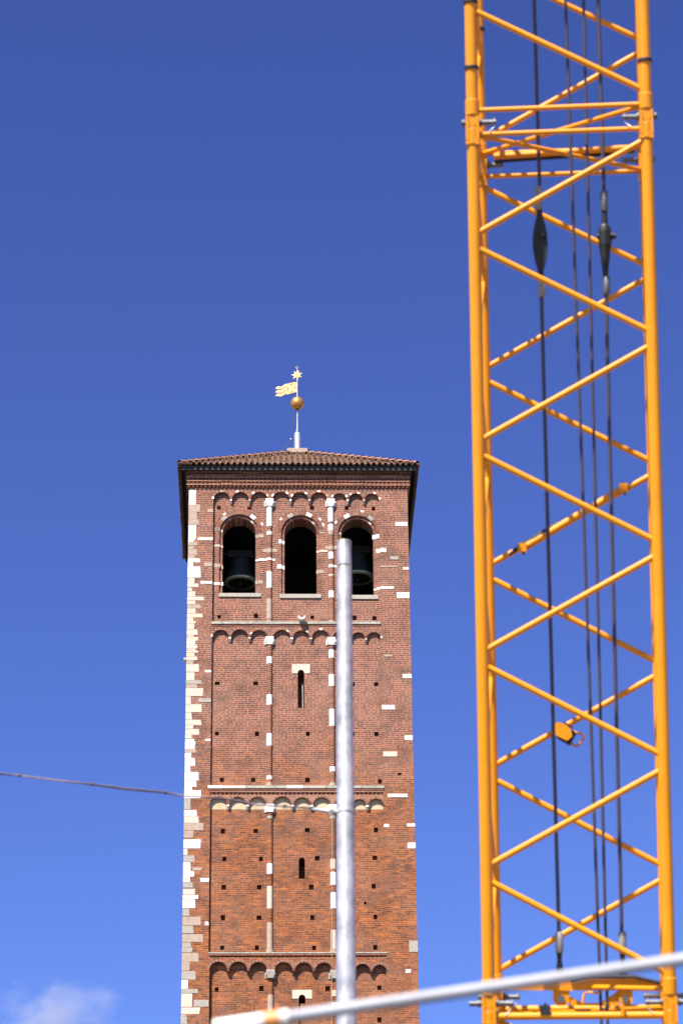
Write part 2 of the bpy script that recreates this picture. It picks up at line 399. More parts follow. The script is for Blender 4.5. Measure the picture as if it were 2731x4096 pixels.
def ring(M, u0, zs, r0, r1, w0, w1, n, whites=(), a0=0.0, a1=pi, gap=.08, mats=None, flip=0):
    """radial bricks between two radii, standing proud from w1 to w0, on a mortar bed"""
    for i in range(n):
        t0 = a0 + (a1-a0)*(i + gap)/n; t1 = a0 + (a1-a0)*(i + 1 - gap)/n
        mm = None
        for ii, key in whites:
            if ii == i: mm = STONE[key]
        if mm is None: mm = (mats or [VOUS, VOUS2])[random.random() < .45]
        p = lambda r, t_: (u0 - r*cos(t_), zs + r*sin(t_))
        q = [p(r0,t0), p(r0,(t0+t1)/2), p(r0,t1), p(r1,t1), p(r1,(t0+t1)/2), p(r1,t0)]
        M.face([(x, w0, z) for x, z in q], mm)
        for j in range(6):
            x, z = q[j]; x2, z2 = q[(j+1) % 6]; M.face([(x,w0,z),(x2,w0,z2),(x2,w1,z2),(x,w1,z)], mm)
def bed(M, u0, zs, r0, r1, w, n=20, m_=None):
    for i in range(n):
        t0, t1 = pi*i/n, pi*(i+1)/n
        M.face([(u0-r0*cos(t0),w,zs+r0*sin(t0)),(u0-r0*cos(t1),w,zs+r0*sin(t1)),(u0-r1*cos(t1),w,zs+r1*sin(t1)),(u0-r1*cos(t0),w,zs+r1*sin(t0))], m_ or MORTAR)

# scalloped bands (corbel tables), with dogtooth slots
DOG = {0: [(1916,1924),(1930,1938),(1945,1952.5)], 1: [(2497,2505)], 2: [(3150,3160),(3168.5,3178.5)], 3: [(3820,3829)]}
WHITE_IN_ARCH = {0: {0:[(4,'G'),(0,'W')], 1:[(3,'W')], 2:[(2,'W'),(7,'C')], 3:[(1,'W'),(6,'W')], 4:[(1,'W'),(6,'W')], 5:[(4,'W'),(7,'G')], 6:[(1,'W'),(7,'W')], 7:[(5,'W'),(2,'C')], 8:[(5,'W'),(8,'W')]},
                 1: {0:[(0,'C')], 2:[(1,'C')], 3:[(6,'C')], 4:[(6,'C')], 5:[(4,'W')], 8:[(8,'C')]}, 2: {}, 3: {}}
for k in range(4):
    M = MB(); d = REC[k]; L = tiers[k]; fn, br = arch_fn(L)
    holes = []
    for y0, y1 in DOG[k]:
        ua, ub = UL[k] + .02, UR[k] - .02
        if k == 0: ua, ub = .03, TW - .03
        if k == 2: ua, ub = UL[k] - .0, UR[k]
        _, z1 = F(1200, y0); _, z0 = F(1200, y1)
        holes.append((ua, ub, z0, z1, .095, True, None))
    h_in = [h for h in holes] if k else []
    sheet(M, 0, UL[k], UR[k], fn, ztier_top[k], h_in, br, soffit=d)
    o = M.build('corbel_arch_band', BRICK_PALE if k == 2 else BRICK, tower)
    A = MB()
    for i, (a, c, z) in enumerate(L):
        r = (c - a)/2
        bed(A, (a+c)/2, z, r + .001, r + .075, -.004)
        ring(A, (a+c)/2, z, r - .002, r + .068, -.012, -.002, 9, WHITE_IN_ARCH[k].get(i, []))
    A.build('arch_ring', None, o)
    if k < 3:
        for i in range(8):
            if i in (2, 5): continue
            uu = (L[i][1] + L[i+1][0])/2; zz = min(L[i][2], L[i+1][2]); hw = max(.040, (L[i+1][0] - L[i][1])/2 + .002)
            cm = STONE[['W','C','G'][(i*7 + k*3) % 3]] if k != 2 else STONE['W']
            c_ = MB(); c_.box((uu-hw, -.008, zz-.05), (uu+hw, d+.01, zz+.02), cm)
            c_.prism([Vector((uu-hw*.85, -.006, zz-.057)), Vector((uu-hw*.85, d+.01, zz-.057)), Vector((uu-hw*.85, d+.01, zz-.16)), Vector((uu-hw*.85, d-.03, zz-.145)), Vector((uu-hw*.85, .02, zz-.075))], (hw*1.7, 0, 0), cm)
            c_.build('corbel', None, o)
    else:
        for i in range(8):
            if i in (2, 5): continue
            uu = (L[i][1] + L[i+1][0])/2; zz = L[i][2]; hw = (L[i+1][0] - L[i][1])/2
            c_ = MB(); c_.prism([Vector((uu-hw, .001, zz+.02)), Vector((uu-hw, d+.01, zz+.02)), Vector((uu-hw, d+.01, zz-.12)), Vector((uu-hw, .02, zz-.03))], (hw*2, 0, 0), BRICK)
            c_.build('corbel', None, o)
    if k:
        Tm = MB()
        for h in h_in:
            n = int((h[1] - h[0]) / .155); p = (h[1] - h[0]) / n
            for i in range(n):
                x = h[0] + i*p
                Tm.prism([Vector((x, .093, h[2]+.001)), Vector((x + p/2, .004, h[2]+.001)), Vector((x + p, .093, h[2]+.001))], (0, 0, h[3] - h[2] - .002), VOUS)
        Tm.build('dogtooth_frieze', VOUS, o)

# plaster lunettes in the third corbel table
P = MB()
for i, (a, c, z) in enumerate(tiers[2]):
    _, zb = F((845 + 1530)/2, 3239, REC[2]); r = (c-a)/2
    n = 18; xs = [a + (c-a)*j/n for j in range(n+1)]
    for j in range(n):
        zz = lambda q: zb + (.035 if q % 2 else -.015)
        P.face([(xs[j], REC[2]-.004, zz(j)), (xs[j+1], REC[2]-.004, zz(j+1)), (xs[j+1], REC[2]-.004, z + r + .05), (xs[j], REC[2]-.004, z + r + .05)])
P.build('plaster_lunettes', PLASTER, tower)

# string courses
for k, (x0, x1, y0, y1, pr, tone) in enumerate(((846, 1521, 2479.5, 2490, .055, STRING), (832, 1536, 3136, 3147, .05, STRING), (832, 1549, 3803, 3808, .04, STRING))):
    u0, _ = F(x0, (y0+y1)/2, -pr); u1, _ = F(x1, (y0+y1)/2, -pr)
    zt = F(1200, y0 + 5, -pr)[1]; zb = F(1200, y1 + 5, -pr)[1]
    M = MB(); n = 9
    cuts = [u0 + (u1-u0)*(i + (random.uniform(-.25,.25) if 0 < i < n else 0))/n for i in range(n+1)]
    for i in range(n):
        m_ = STRING
        if k == 1: m_ = [STONE['W'], STONE['C'], STRING, STRING, STONE['L'], STONE['G'], STRING, STRING, STRING][i]
        a, c = cuts[i] + .004, cuts[i+1] - .004
        M.prism([Vector((a, -pr + random.uniform(0,.006), zb)), Vector((a, REC[k] + .002, zb)), Vector((a, REC[k] + .002, zt + .02)), Vector((a, -pr*.6, zt))], (c-a, 0, 0), m_)
    M.box((u0 + .02, -.02, zb - .07), (u1 - .02, .02, zb - .004), VOUS)
    M.build('string_course', STRING, tower)

# colonnettes: photo x, with stone drums by photo y
DRUM = {(0,0): [(2022,2104,'W'),(2124,2138,'W'),(2192,2210,'T'),(2230,2240,'W'),(2284,2350,'W'),(2393,2475,'T')],
 (0,1): [(2021,2086,'L'),(2095.5,2120,'W'),(2120,2137,'T'),(2182,2199,'T'),(2206.5,2234,'W'),(2257,2268,'W'),(2296,2303,'C'),(2361,2389,'W')],
 (1,0): [(2624.5,2653,'W'),(2777,2818,'W'),(2932,2982,'L'),(3101,3117,'W')],
 (1,1): [(2598,2630,'W'),(2696,2743,'W'),(2834.5,2902.5,'L'),(3065,3085,'W')],
 (2,0): [(3262,3274,'G'),(3452,3495,'L'),(3543,3634,'C'),(3689,3802,'T')],
 (2,1): [(3262,3274,'G'),(3435,3475,'C'),(3487,3539,'W'),(3568,3633,'W'),(3718,3800,'C')],
 (3,0): [(3977,4046,'T')], (3,1): [(3960,3985,'C'),(4010,4040,'W')]}
for k in range(4):
    d = REC[k]
    for j in (0, 1):
        xa = ((1077.5, 2300), (1078, 2800), (1079.5, 3500), (1082, 4000))[k] if j == 0 else ((1325, 2300), (1327.5, 2800), (1333, 3500), (1338, 4000))[k]
        u, _ = F(*xa, 0); i0 = 2 if j == 0 else 5
        zsp = (tiers[k][i0][2] + tiers[k][i0+1][2])/2
        zt = zsp - .26; zb = zpan_bot[k]
        r = .103; wc = d - .012
        dr = sorted([(F(xa[0], y1, d-r)[1], F(xa[0], y0, d-r)[1], key) for y0, y1, key in DRUM.get((k, j), [])])
        segs = []; z = zb
        for a, c, key in dr:
            a = max(a, z); c = min(c, zt)
            if c <= a: continue
            if a > z + .005: segs.append((z, a, None))
            segs.append((a, c, key)); z = c
        if z < zt: segs.append((z, zt, None))
        M = MB(); n = 22
        for a, c, key in segs:
            m_ = STONE[key] if key else BRICK_COL; rr = r + (.006 if key else 0)
            for q in range(n):
                t0, t1 = pi*q/n, pi*(q+1)/n
                M.face([(u-rr*cos(t0), wc-rr*sin(t0), a+.004), (u-rr*cos(t1), wc-rr*sin(t1), a+.004), (u-rr*cos(t1), wc-rr*sin(t1), c-.004), (u-rr*cos(t0), wc-rr*sin(t0), c-.004)], m_)
                for zz in (a+.004, c-.004):
                    M.face([(u, wc, zz), (u-rr*cos(t0), wc-rr*sin(t0), zz), (u-rr*cos(t1), wc-rr*sin(t1), zz)], m_)
        if k < 3:   # moulded foot on the string course
            for rr, a, c in ((.15, zb, zb+.10), (.125, zb+.10, zb+.16)):
                for q in range(n):
                    t0, t1 = pi*q/n, pi*(q+1)/n
                    M.face([(u-rr*cos(t0), wc-rr*sin(t0), a), (u-rr*cos(t1), wc-rr*sin(t1), a), (u-rr*cos(t1), wc-rr*sin(t1), c), (u-rr*cos(t0), wc-rr*sin(t0), c)], STONE['T'])
                    M.face([(u, wc, c), (u-rr*cos(t0), wc-rr*sin(t0), c), (u-rr*cos(t1), wc-rr*sin(t1), c)], STONE['T'])
        o = M.build('colonnette', None, tower)
        c_ = MB(); km = STONE['W'] if k < 3 else STONE['G']
        c_.box((u-.155, -.035, zsp-.075), (u+.155, d+.005, zsp+.03), km)
        # bell of the capital, narrowing to the shaft, with corner leaves
        z1, z0 = zsp - .077, zsp - .27
        top = [(u-.145, d), (u-.145, -.03), (u+.145, -.03), (u+.145, d)]; bo = [(u-.112, d), (u-.112, -.012), (u+.112, -.012), (u+.112, d)]
        for q in range(3): c_.face([(*top[q], z1), (*top[q+1], z1), (*bo[q+1], z0), (*bo[q], z0)], km)
        c_.face([(*p, z0) for p in bo], km)
        for sx in (-1, 1):
            c_.box((u+sx*.138-.026, -.028, z1-.085), (u+sx*.138+.026, d, z1-.002), km)
            c_.box((u+sx*.165-.04, d-.035, z0+.02), (u+sx*.165+.04, d+.005, zsp-.03), km)
        c_.build('capital', None, o)

# belfry windows
VW = [dict(a=[(3,'G'),(9,'W')], b=[(6,'W'),(19,'W'),(0,'T')]), dict(a=[(4,'G'),(8,'W')], b=[(4,'W'),(17,'W'),(19,'W')]), dict(a=[(4,'W'),(9,'G')], b=[(12,'W'),(3,'W')])]
d = REC[0]
for i, (u, zs, ro, ri, zb) in enumerate(BW):
    M = MB()
    bed(M, u, zs, ro + .001, ro + .242, d - .004, 28)
    n = 34
    whites = []
    ring(M, u, zs, ro - .001, ro + .155, d - .012, d - .002, n, [(int(q*2.6)+e, key) for q, key in VW[i]['a'] for e in (0, 1, 2)], gap=.09)
    ring(M, u, zs, ro + .168, ro + .236, d - .012, d - .002, 22, VW[i]['b'], gap=.06)
    o = M.build('belfry_arch', None, tower)
    I = MB(); w2 = d + .075
    sheet(I, w2, u - ro - .03, u + ro + .03, zb - .02, zs + ro + .1, [(u - ri, u + ri, zb - .02, arch_top(u, ri, zs), .95, False, DARK if False else None)], arch_breaks(u, ri), mat=BRICK)
    ring(I, u, zs, ri - .001, ri + .10, w2 - .01, w2 - .002, 30, [(9,'G'),(22,'C'),(23,'C')], gap=.08)
    io = I.build('inner_arch', BRICK, o)
    # pale blocks in the inner jambs are set by the inlay list
    sx0, sx1, sy0, sy1 = ((876, 1044, 2371.5, 2386), (1119, 1284, 2375, 2391), (1345, 1512, 2379, 2395))[i]
    s_ = MB(); pr = .05
    a, zt_ = F(sx0, sy0, d-pr); c, _ = F(sx1, sy0, d-pr); zb_ = F(sx0, sy1, d-pr)[1]
    s_.prism([Vector((a, d-pr, zb_)), Vector((a, d+.5, zb_)), Vector((a, d+.5, zt_+.03)), Vector((a, d-pr*.8, zt_))], (c-a, 0, 0), STONE['G'])
    s_.build('window_sill', None, o)

# stair slits
for k, (x, hw, ysp, yb) in SLIT.items():
    d = REC[k]; u, zs = F(x, ysp, d)
    M = MB(); key = {1: 'C', 2: None, 3: 'C'}[k]
    hx0, hx1, hy0 = {1: (1167.6, 1239.5, 2656.5), 2: (1189, 1226, 3412), 3: (1168.6, 1247, 3959.5)}[k]
    a, zt_ = F(hx0, hy0, d); c, _ = F(hx1, hy0, d); fn = arch_top(u, hw, zs)
    pts = sorted([a, c] + arch_breaks(u, hw, 10))
    mm = STONE[key] if key else VOUS
    for p, q in zip(pts, pts[1:]):
        inside = u - hw - 1e-6 <= (p+q)/2 <= u + hw + 1e-6
        f = (lambda x_: fn(x_)) if inside else (lambda x_: zs - .02)
        M.face([(p, d-.006, f(p+1e-6)), (q, d-.006, f(q-1e-6)), (q, d-.006, zt_), (p, d-.006, zt_)], mm)
    o = M.build('slit_window', None, tower)
    if k == 1:
        zb = F(x, yb, d)[1]; q_ = MB(); q_.tube([(u+.07, d+.06, zb), (u+.06, d+.06, zb + .95)], .022, STONE['G'], 8); q_.tube([(u+.06, d+.06, zb+.95), (u+.06, d+.06, zb+1.0)], .03, IRON, 8); q_.build('post', None, o)
    if k == 3:
        q_ = MB(); zz = F(x, 4015, d+.12)[1]; q_.box((u-hw+.002, d+.12, zz-2.0), (u+hw-.002, d+.3, zz), BRICK); q_.build('brick_infill', None, o)

# corner quoins on the left edge
QA = [(0,255,370,'W'),(255,385,440,'T'),(385,515,395,'T'),(515,610,420,'T'),(615,860,372,'W'),(865,900,335,'W'),(900,970,400,'T'),(975,1030,335,'T'),(1030,1130,388,'T'),(1130,1195,345,'T'),(1195,1260,440,'W'),(1265,1330,322,'W'),(1335,1525,455,'W'),(1530,1630,345,'C'),(1630,1695,420,'C'),(1700,1760,300,'C'),(1765,1855,365,'C'),(1858,1925,505,'C'),(1928,1990,358,'C'),(1992,2060,448,'T'),(2062,2150,362,'C'),(2155,2220,490,'Y'),(2222,2285,328,'C')]
QB = [(20,60,370,'C'),(60,160,340,'C'),(165,262,405,'C'),(265,297,330,'C'),(300,360,400,'Y'),(360,425,350,'W'),(430,500,400,'C'),(500,530,365,'C'),(532,572,400,'C'),(575,632,340,'Y'),(635,700,392,'C'),(702,768,330,'T'),(770,905,418,'C'),(910,1050,350,'C'),(1052,1115,465,'G'),(1118,1185,388,'T'),(1188,1328,495,'C'),(1330,1465,278,'C'),(1468,1608,475,'C'),(1610,1735,300,'C'),(1738,1830,462,'C'),(1832,1895,328,'C'),(1898,2000,418,'C'),(2000,2065,305,'C'),(2070,2110,335,'W'),(2112,2180,365,'W'),(2182,2250,345,'W'),(2252,2315,378,'T')]
QC = [(52,135,292,'W'),(138,275,355,'L'),(280,380,280,'L'),(385,535,418,'L'),(540,642,372,'L'),(645,700,298,'W'),(705,845,462,'W'),(848,1040,270,'G'),(1045,1155,390,'W'),(1158,1270,412,'C'),(1272,1400,500,'T'),(1402,1530,325,'T'),(1558,1715,455,'L'),(1720,1830,230,'C'),(1835,1950,350,'G'),(1955,2110,278,'L'),(2115,2205,335,'W'),(2208,2300,272,'W'),(2305,2400,320,'G')]
QD = [(62,165,345,'C'),(170,235,405,'L'),(245,390,350,'W'),(395,525,245,'G'),(535,682,445,'T'),(688,820,315,'G'),(828,965,480,'T'),(970,1058,272,'G'),(1060,1140,300,'G'),(1145,1300,415,'T'),(1300,1450,250,'T'),(1455,1600,355,'G'),(1610,1755,230,'W'),(1758,1830,395,'G'),(1835,2065,290,'C'),(2070,2185,425,'C'),(2190,2352,215,'G')]
Q = MB()
for tab, y0, sc in ((QA,1960,4.355),(QB,2480,4.355),(QC,3000,4.355),(QD,3540,4.23)):
    for a, c, xr, key in tab:
        ya, yb = y0 + a/sc, y0 + c/sc
        u1, z1 = F(700 + xr/sc, ya); _, z0 = F(700 + xr/sc, yb)
        pr = random.uniform(.004, .012); ret = .35 if u1 > .5 else .6
        Q.prism([Vector((-pr, -pr, z0+.004)), Vector((u1 + random.uniform(-.03,.015), -pr, z0+.004)), Vector((u1 + random.uniform(-.035,.01), -pr, z1-.004)), Vector((-pr, -pr, z1-.004))], (0, pr + .02, 0), STONE[key])
        Q.box((-pr, .02, z0+.004), (.02, ret, z1-.004), STONE[key])
zq = F(740, 4096)[1]
while zq > 1:
    h = random.uniform(.18, .38); Q.box((-.006, -.006, zq-h+.008), (random.uniform(.3,.85), .02, zq), STONE[random.choice('CTGWC')]); zq -= h
Q.build('corner_quoins', None, tower)

# pale stones laid in among the bricks: photo boxes per crop (origin, scale), depth
INL = [((700,1960,4.355), 0, [(400,830,660,868,'W'),(510,1262,648,1330,'T'),(445,1590,650,1630,'W'),(575,330,665,388,'T')]),
 ((700,2480,4.355), 0, [(525,875,635,912,'W'),(410,1368,622,1432,'G'),(528,2075,620,2108,'W')]),
 ((700,3000,4.355), 0, [(445,2232,592,2298,'W'),(310,2045,470,2100,'T')]),
 ((700,3540,4.23), 0, [(512,622,568,682,'W'),(320,1945,566,2060,'G')]),
 ((1160,1960,3.136), 0, [(1318,403,1472,452,'W'),(1415,968,1487,998,'W'),(1130,1210,1300,1238,'W'),(1337,1284,1496,1355,'W'),(1130,728,1203,778,'W'),(1255,832,1360,872,'G'),(1130,950,1340,968,'T')]),
 ((1180,2400,3.015), 0, [(1298,893,1402,942,'W'),(1045,1267,1200,1318,'W'),(1072,660,1172,682,'T'),(1320,1635,1418,1685,'W')]),
 ((1200,3080,3.136), 0, [(1098,300,1345,340,'W'),(1052,678,1113,717,'W'),(1335,673,1440,708,'W'),(1345,912,1448,982,'W')]),
 ((0,0,1), 0, [(1531,3006,1587,3026,'C'),(1635,3762,1674,3808,'G'),(1622,3878,1642,3891,'W')]),
 ((700,2400,2.904), 1, [(680,1203,795,1226,'T'),(1322,610,1448,636,'W'),(1342,975,1423,1000,'W')]),
 ((1180,2400,3.015), 1, [(808,878,888,922,'W')]),
 ((820,1950,3.409), 1, [(120,545,203,598,'T'),(120,780,205,806,'C'),(115,1040,205,1092,'T'),(105,1297,205,1325,'W'),(727,632,800,682,'T'),(727,970,843,998,'W'),(727,1265,790,1310,'T'),(915,972,960,998,'W'),(785,838,845,880,'T'),(912,838,985,880,'T'),(1003,712,1045,762,'W'),(985,1052,1045,1105,'W')]),
 ((1160,1960,3.136), 1, [(1078,556,1115,606,'W'),(1080,742,1125,792,'W'),(1088,1224,1128,1250,'W'),(367,495,440,545,'T'),(367,753,475,778,'C'),(367,1000,425,1045,'T'),(548,948,588,970,'W'),(440,705,490,745,'T'),(545,705,590,745,'T')]),
 ((820,1950,3.409), 2, [(222,580,246,612,'C'),(222,798,246,820,'C'),(222,1060,246,1110,'T'),(222,1292,246,1338,'W'),(688,648,724,692,'T'),(688,985,724,1008,'W'),(688,1270,724,1320,'T'),(1056,732,1084,778,'W'),(1056,1070,1084,1120,'W')]),
 ((1160,1960,3.136), 2, [(1032,566,1075,618,'W'),(1050,1240,1084,1262,'W'),(330,765,364,790,'C'),(330,1005,364,1050,'T'),(612,536,638,558,'C')])]
for (x0, y0, sc), lay, boxes in INL:
    w = (0, REC[0], REC[0] + .075)[lay]
    for a, b_, c, e, key in boxes:
        u0, z1 = F(x0 + a/sc, y0 + b_/sc, w); u1, z0 = F(x0 + c/sc, y0 + e/sc, w)
        j = lambda: random.uniform(-.012, .012)
        Q = MB(); Q.prism([Vector((u0+j(), w-.012, z0)), Vector((min(u1+j(), TW+.006), w-.012, z0)), Vector((min(u1+j(), TW+.006), w-.012, z1)), Vector((u0+j(), w-.012, z1))], (0, .03, 0), STONE[key]); Q.build('inlaid_stone', None, tower)

# cornice: dogtooth rows and stepped courses under the eaves
M = MB(); Tm = MB()
zz = [F(1200, y)[1] for y in (1958, 1952.5, 1945, 1938, 1930, 1924, 1916)]
pr = .05
def course(z0, z1, out):
    M.box((-out, -out, z0), (TW+out, .02, z1)); M.box((-out, .02, z0), (.02, TD, z1)); M.box((TW-.02, .02, z0), (TW+out, TD, z1))
course(zz[0], zz[1], .012); course(zz[2], zz[3], .10); course(zz[4], zz[5], .10); course(zz[6], zz[6]+.10, .10)
for a, c in ((zz[1], zz[2]), (zz[3], zz[4]), (zz[5], zz[6])):
    n = 54; p = (TW + .16)/n
    for i in range(n):
        x = -.08 + i*p
        Tm.prism([Vector((x, .0, a+.001)), Vector((x+p/2, -.092, a+.001)), Vector((x+p, .0, a+.001))], (0, 0, c-a-.002), VOUS)
zt = zz[6] + .10
course(zt + .10, zt + .19, .15); course(zt + .19 + .09, Z_EAVE - .003, .12)
co_ = M.build('cornice', BRICK, tower); Tm.build('dogtooth_frieze', VOUS, co_)

# white water spout, second spout on the left flank
def spout(name, base, dirv, side, r=.145, L=.42):
    M = MB(); n = 12; b0 = Vector(base); dv = Vector(dirv); sd = Vector(side); up_ = Vector((0,0,1))
    ring_ = lambda rr, q: sd * (rr*cos(q)) - up_ * (rr*sin(q))
    for i in range(n):
        q0, q1 = pi*i/n, pi*(i+1)/n
        for rr in (r, r*.62):
            M.face([b0 + ring_(rr,q0), b0 + ring_(rr,q1), b0 + dv*L + ring_(rr,q1), b0 + dv*L + ring_(rr,q0)])
        M.face([b0 + dv*L + ring_(r*.62,q0), b0 + dv*L + ring_(r*.62,q1), b0 + dv*L + ring_(r,q1), b0 + dv*L + ring_(r,q0)])
    for q in (0, pi):
        M.face([b0 + ring_(r*.62,q), b0 + ring_(r,q), b0 + dv*L + ring_(r,q), b0 + dv*L + ring_(r*.62,q)])
    M.build(name, STONE['W'], tower)
u, z = F(1206.5, 2466, -.2); spout('water_spout', (u, .06, z), (0, -1, 0), (1, 0, 0), L=.34)
u, z = F(742, 2632, 1.0); spout('water_spout', (.02, 1.1, z), (-1, 0, 0), (0, 1, 0), r=.12, L=.16)

# lightning conductor strip down the facade beside the right colonnette
cb = MB(); d = REC[2]
pts = [(F(1329, 3262, d-.13)[0], d-.13, F(1329, 3262, d-.13)[1]), (F(1327.5, 3700, d-.13)[0], d-.13, F(1327.5, 3700, d-.13)[1]), (F(1325.5, 4060, -.06)[0], -.06, F(1325.5, 4060, -.06)[1]), (F(1325.5, 4060, -.06)[0], -.06, .5)]
cb.tube(pts, .011, rough_mat('green_copper_wire', (.28, .33, .24), .15, 4), 6)
cb.build('lightning_conductor', None, tower)

# ---- roof
AP = F(1188, 1811, TD/2)[1]
AX, AY = TW/2, TD/2
roof = MB()
e = OV + .075; z0 = Z_EAVE + .05
cor = [(-e,-e),(TW+e,-e),(TW+e,TD+e),(-e,TD+e)]
for i in range(4):
    a, c = cor[i], cor[(i+1) % 4]; roof.face([(*a, z0), (*c, z0), (AX, AY, AP - .04)], TILE, tone=.15)
ro_ = roof.build('roof', TILE, tower)
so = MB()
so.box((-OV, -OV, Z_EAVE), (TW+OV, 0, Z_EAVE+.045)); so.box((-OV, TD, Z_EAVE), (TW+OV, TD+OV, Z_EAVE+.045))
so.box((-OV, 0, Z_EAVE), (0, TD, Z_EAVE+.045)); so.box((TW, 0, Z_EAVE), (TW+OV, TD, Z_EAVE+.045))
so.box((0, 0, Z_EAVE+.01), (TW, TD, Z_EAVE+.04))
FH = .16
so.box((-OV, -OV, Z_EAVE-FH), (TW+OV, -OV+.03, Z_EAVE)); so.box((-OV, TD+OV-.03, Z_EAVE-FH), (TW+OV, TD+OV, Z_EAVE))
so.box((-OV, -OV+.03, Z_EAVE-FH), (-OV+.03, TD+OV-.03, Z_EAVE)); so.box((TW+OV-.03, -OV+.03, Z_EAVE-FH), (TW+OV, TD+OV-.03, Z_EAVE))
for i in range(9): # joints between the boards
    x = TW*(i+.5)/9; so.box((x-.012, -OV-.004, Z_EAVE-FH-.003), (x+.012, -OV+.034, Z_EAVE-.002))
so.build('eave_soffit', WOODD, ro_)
tl = MB(); SP = .232
for i in range(4):
    a, c = Vector(cor[i]), Vector(cor[(i+1) % 4]); ev = (c - a).normalized(); mid = (a + c)/2; Lh = (c - a).length/2
    inw = Vector((AX, AY)) - mid; run = inw.length; inw = inw.normalized(); rise = AP - z0; SL = sqrt(run*run + rise*rise)
    n = int(2*Lh/SP)
    for j in range(n+1):
        x = -Lh + (j + .5)*2*Lh/(n+1); tmax = 1 - abs(x)/Lh
        tt = -.012; st = .36/SL
        while tt < tmax - .004:
            t1 = min(tmax + .01, tt + st*1.12); tone = random.random(); jx = random.uniform(-.014,.014); jz = random.uniform(-.008,.008)
            pr_ = []
            for tv, r, lift in ((tt, .086, .035), (t1, .066, .0)):
                p0 = mid + ev*(x + jx) + inw*(run*tv); zb = z0 + rise*tv + lift + .012 + jz
                pr_.append([(p0.x + ev.x*r*cos(pi*q/6), p0.y + ev.y*r*cos(pi*q/6), zb + r*.85*sin(pi*q/6)) for q in range(7)])
            for q in range(6): tl.face([pr_[0][q], pr_[0][q+1], pr_[1][q+1], pr_[1][q]], TILE, True, tone)
            # thickness at the lower lip
            lip = [(mid + ev*(x+jx) + inw*(run*tt)) for _ in (0,)][0]
            inn = [(lip.x + ev.x*.07*cos(pi*q/6), lip.y + ev.y*.07*cos(pi*q/6), z0 + rise*tt + .047 + jz + .058*sin(pi*q/6)) for q in range(7)]
            for q in range(6): tl.face([pr_[0][q], pr_[0][q+1], inn[q+1], inn[q]], TILE, False, min(1, tone + .15))
            tt += st
        # channel tile mouth between the covers
        p0 = mid + ev*(x + Lh/(n+1)) - inw*.06
        for q in range(5):
            q0, q1 = pi + pi*q/5, pi + pi*(q+1)/5
            A_ = lambda qq, off: (p0.x + ev.x*.075*cos(qq) + inw.x*off, p0.y + ev.y*.075*cos(qq) + inw.y*off, z0 + .035 + .05*sin(qq))
            tl.face([A_(q0,0), A_(q1,0), A_(q1,.5), A_(q0,.5)], TILE, True, random.random())
tl.build('roof_tiles', TILE, ro_, fix=False)
hp = MB()
for i in range(4):
    a = Vector((*cor[i], z0 + .05)); c = Vector((AX, AY, AP + .03)); n = int((c - a).length/.38)
    sd = (c - a).normalized().cross(Vector((0,0,1))).normalized()
    for j in range(n):
        p = a + (c - a)*(j/n); q = a + (c - a)*min(1, (j + 1.12)/n); tone = random.random()
        A0 = [p + sd*(.125*cos(pi*k_/6)) + Vector((0,0,.035 + .10*sin(pi*k_/6))) for k_ in range(7)]
        B0 = [q + sd*(.10*cos(pi*k_/6)) + Vector((0,0,.005 + .08*sin(pi*k_/6))) for k_ in range(7)]
        for k_ in range(6): hp.face([A0[k_], A0[k_+1], B0[k_+1], B0[k_]], HIP, True)
hp.build('hip_tiles', HIP, ro_, fix=False)
cs = MB(); ucap0, zc_ = F(1149, 1806, TD/2 - .4); ucap1, _ = F(1228, 1806, TD/2 - .4); zct = F(1190, 1792, TD/2 - .4)[1]
hwc = (ucap1 - ucap0)/2; ucc = (ucap0 + ucap1)/2
cs.box((ucc-hwc, AY-hwc, zc_-.03), (ucc+hwc, AY+hwc, zct), STONE['T']); cs.lathe((ucc, AY, AP-.5), [(.3,0),(.3,zc_-AP+.5)], STONE['G'], 16)
cs.build('cap_stone', None, ro_)

# ================================================================== weather vane (stands on the roof)
va_c = TO + TX*ucc + TN*AY
vane = empty('weather_vane', (va_c.x, va_c.y, zct), TYAW)
tag(vane, 'gilded weather vane with ball, pennant and star standing on the tower roof', 'weather vane')
def VZ(y): return F(1190, y, AY)[1] - zct
def VX(x, y=1600): return F(x, y, AY)[0] - ucc
xv = VX(1189)
M = MB(); rcy = (VX(1202,1760) - VX(1176,1760))/2
M.lathe((xv, 0, 0), [(rcy, 0), (rcy, VZ(1737)), (rcy*.96, VZ(1735)), (.02, VZ(1735))], ZINC, 24)
for i, y in enumerate((1745, 1763, 1782)): M.box((xv-rcy*.72, -rcy*.78, VZ(y)-.02), (xv-rcy*.60, -rcy*.66, VZ(y)+.02), IRON)
M.build('sleeve', None, vane)
M = MB(); M.tube([(xv,0,VZ(1738)), (xv,0,VZ(1478))], [.034, .024], GALV, 10)
M.tube([(xv-.055,-.02,VZ(1736)), (xv,0,VZ(1700))], .014, GALV, 8); M.tube([(xv+.09,-.02,VZ(1736)), (xv,0,VZ(1704))], .006, IRON, 6)
M.tube([(xv,0,VZ(1480)), (xv,0,VZ(1462))], .010, GALV, 6); M.tube([(xv,0,VZ(1476)), (xv-.085,-.02,VZ(1468))], .020, GALV, 6); M.tube([(xv,0,VZ(1476)), (xv+.08,0.02,VZ(1467))], .007, GALV, 6)
M.build('pole', None, vane)
M = MB(); rb = 27.2/96.5; zb = VZ(1614); ns = 20
M.lathe((xv, 0, zb), [(rb*sin(pi*i/ns), -rb*cos(pi*i/ns)) for i in range(ns+1)], GOLD, 36); M.tube([(xv,0,zb-rb-.05),(xv,0,zb-rb+.03)], .055, IRON, 12)
M.build('gold_ball', None, vane)
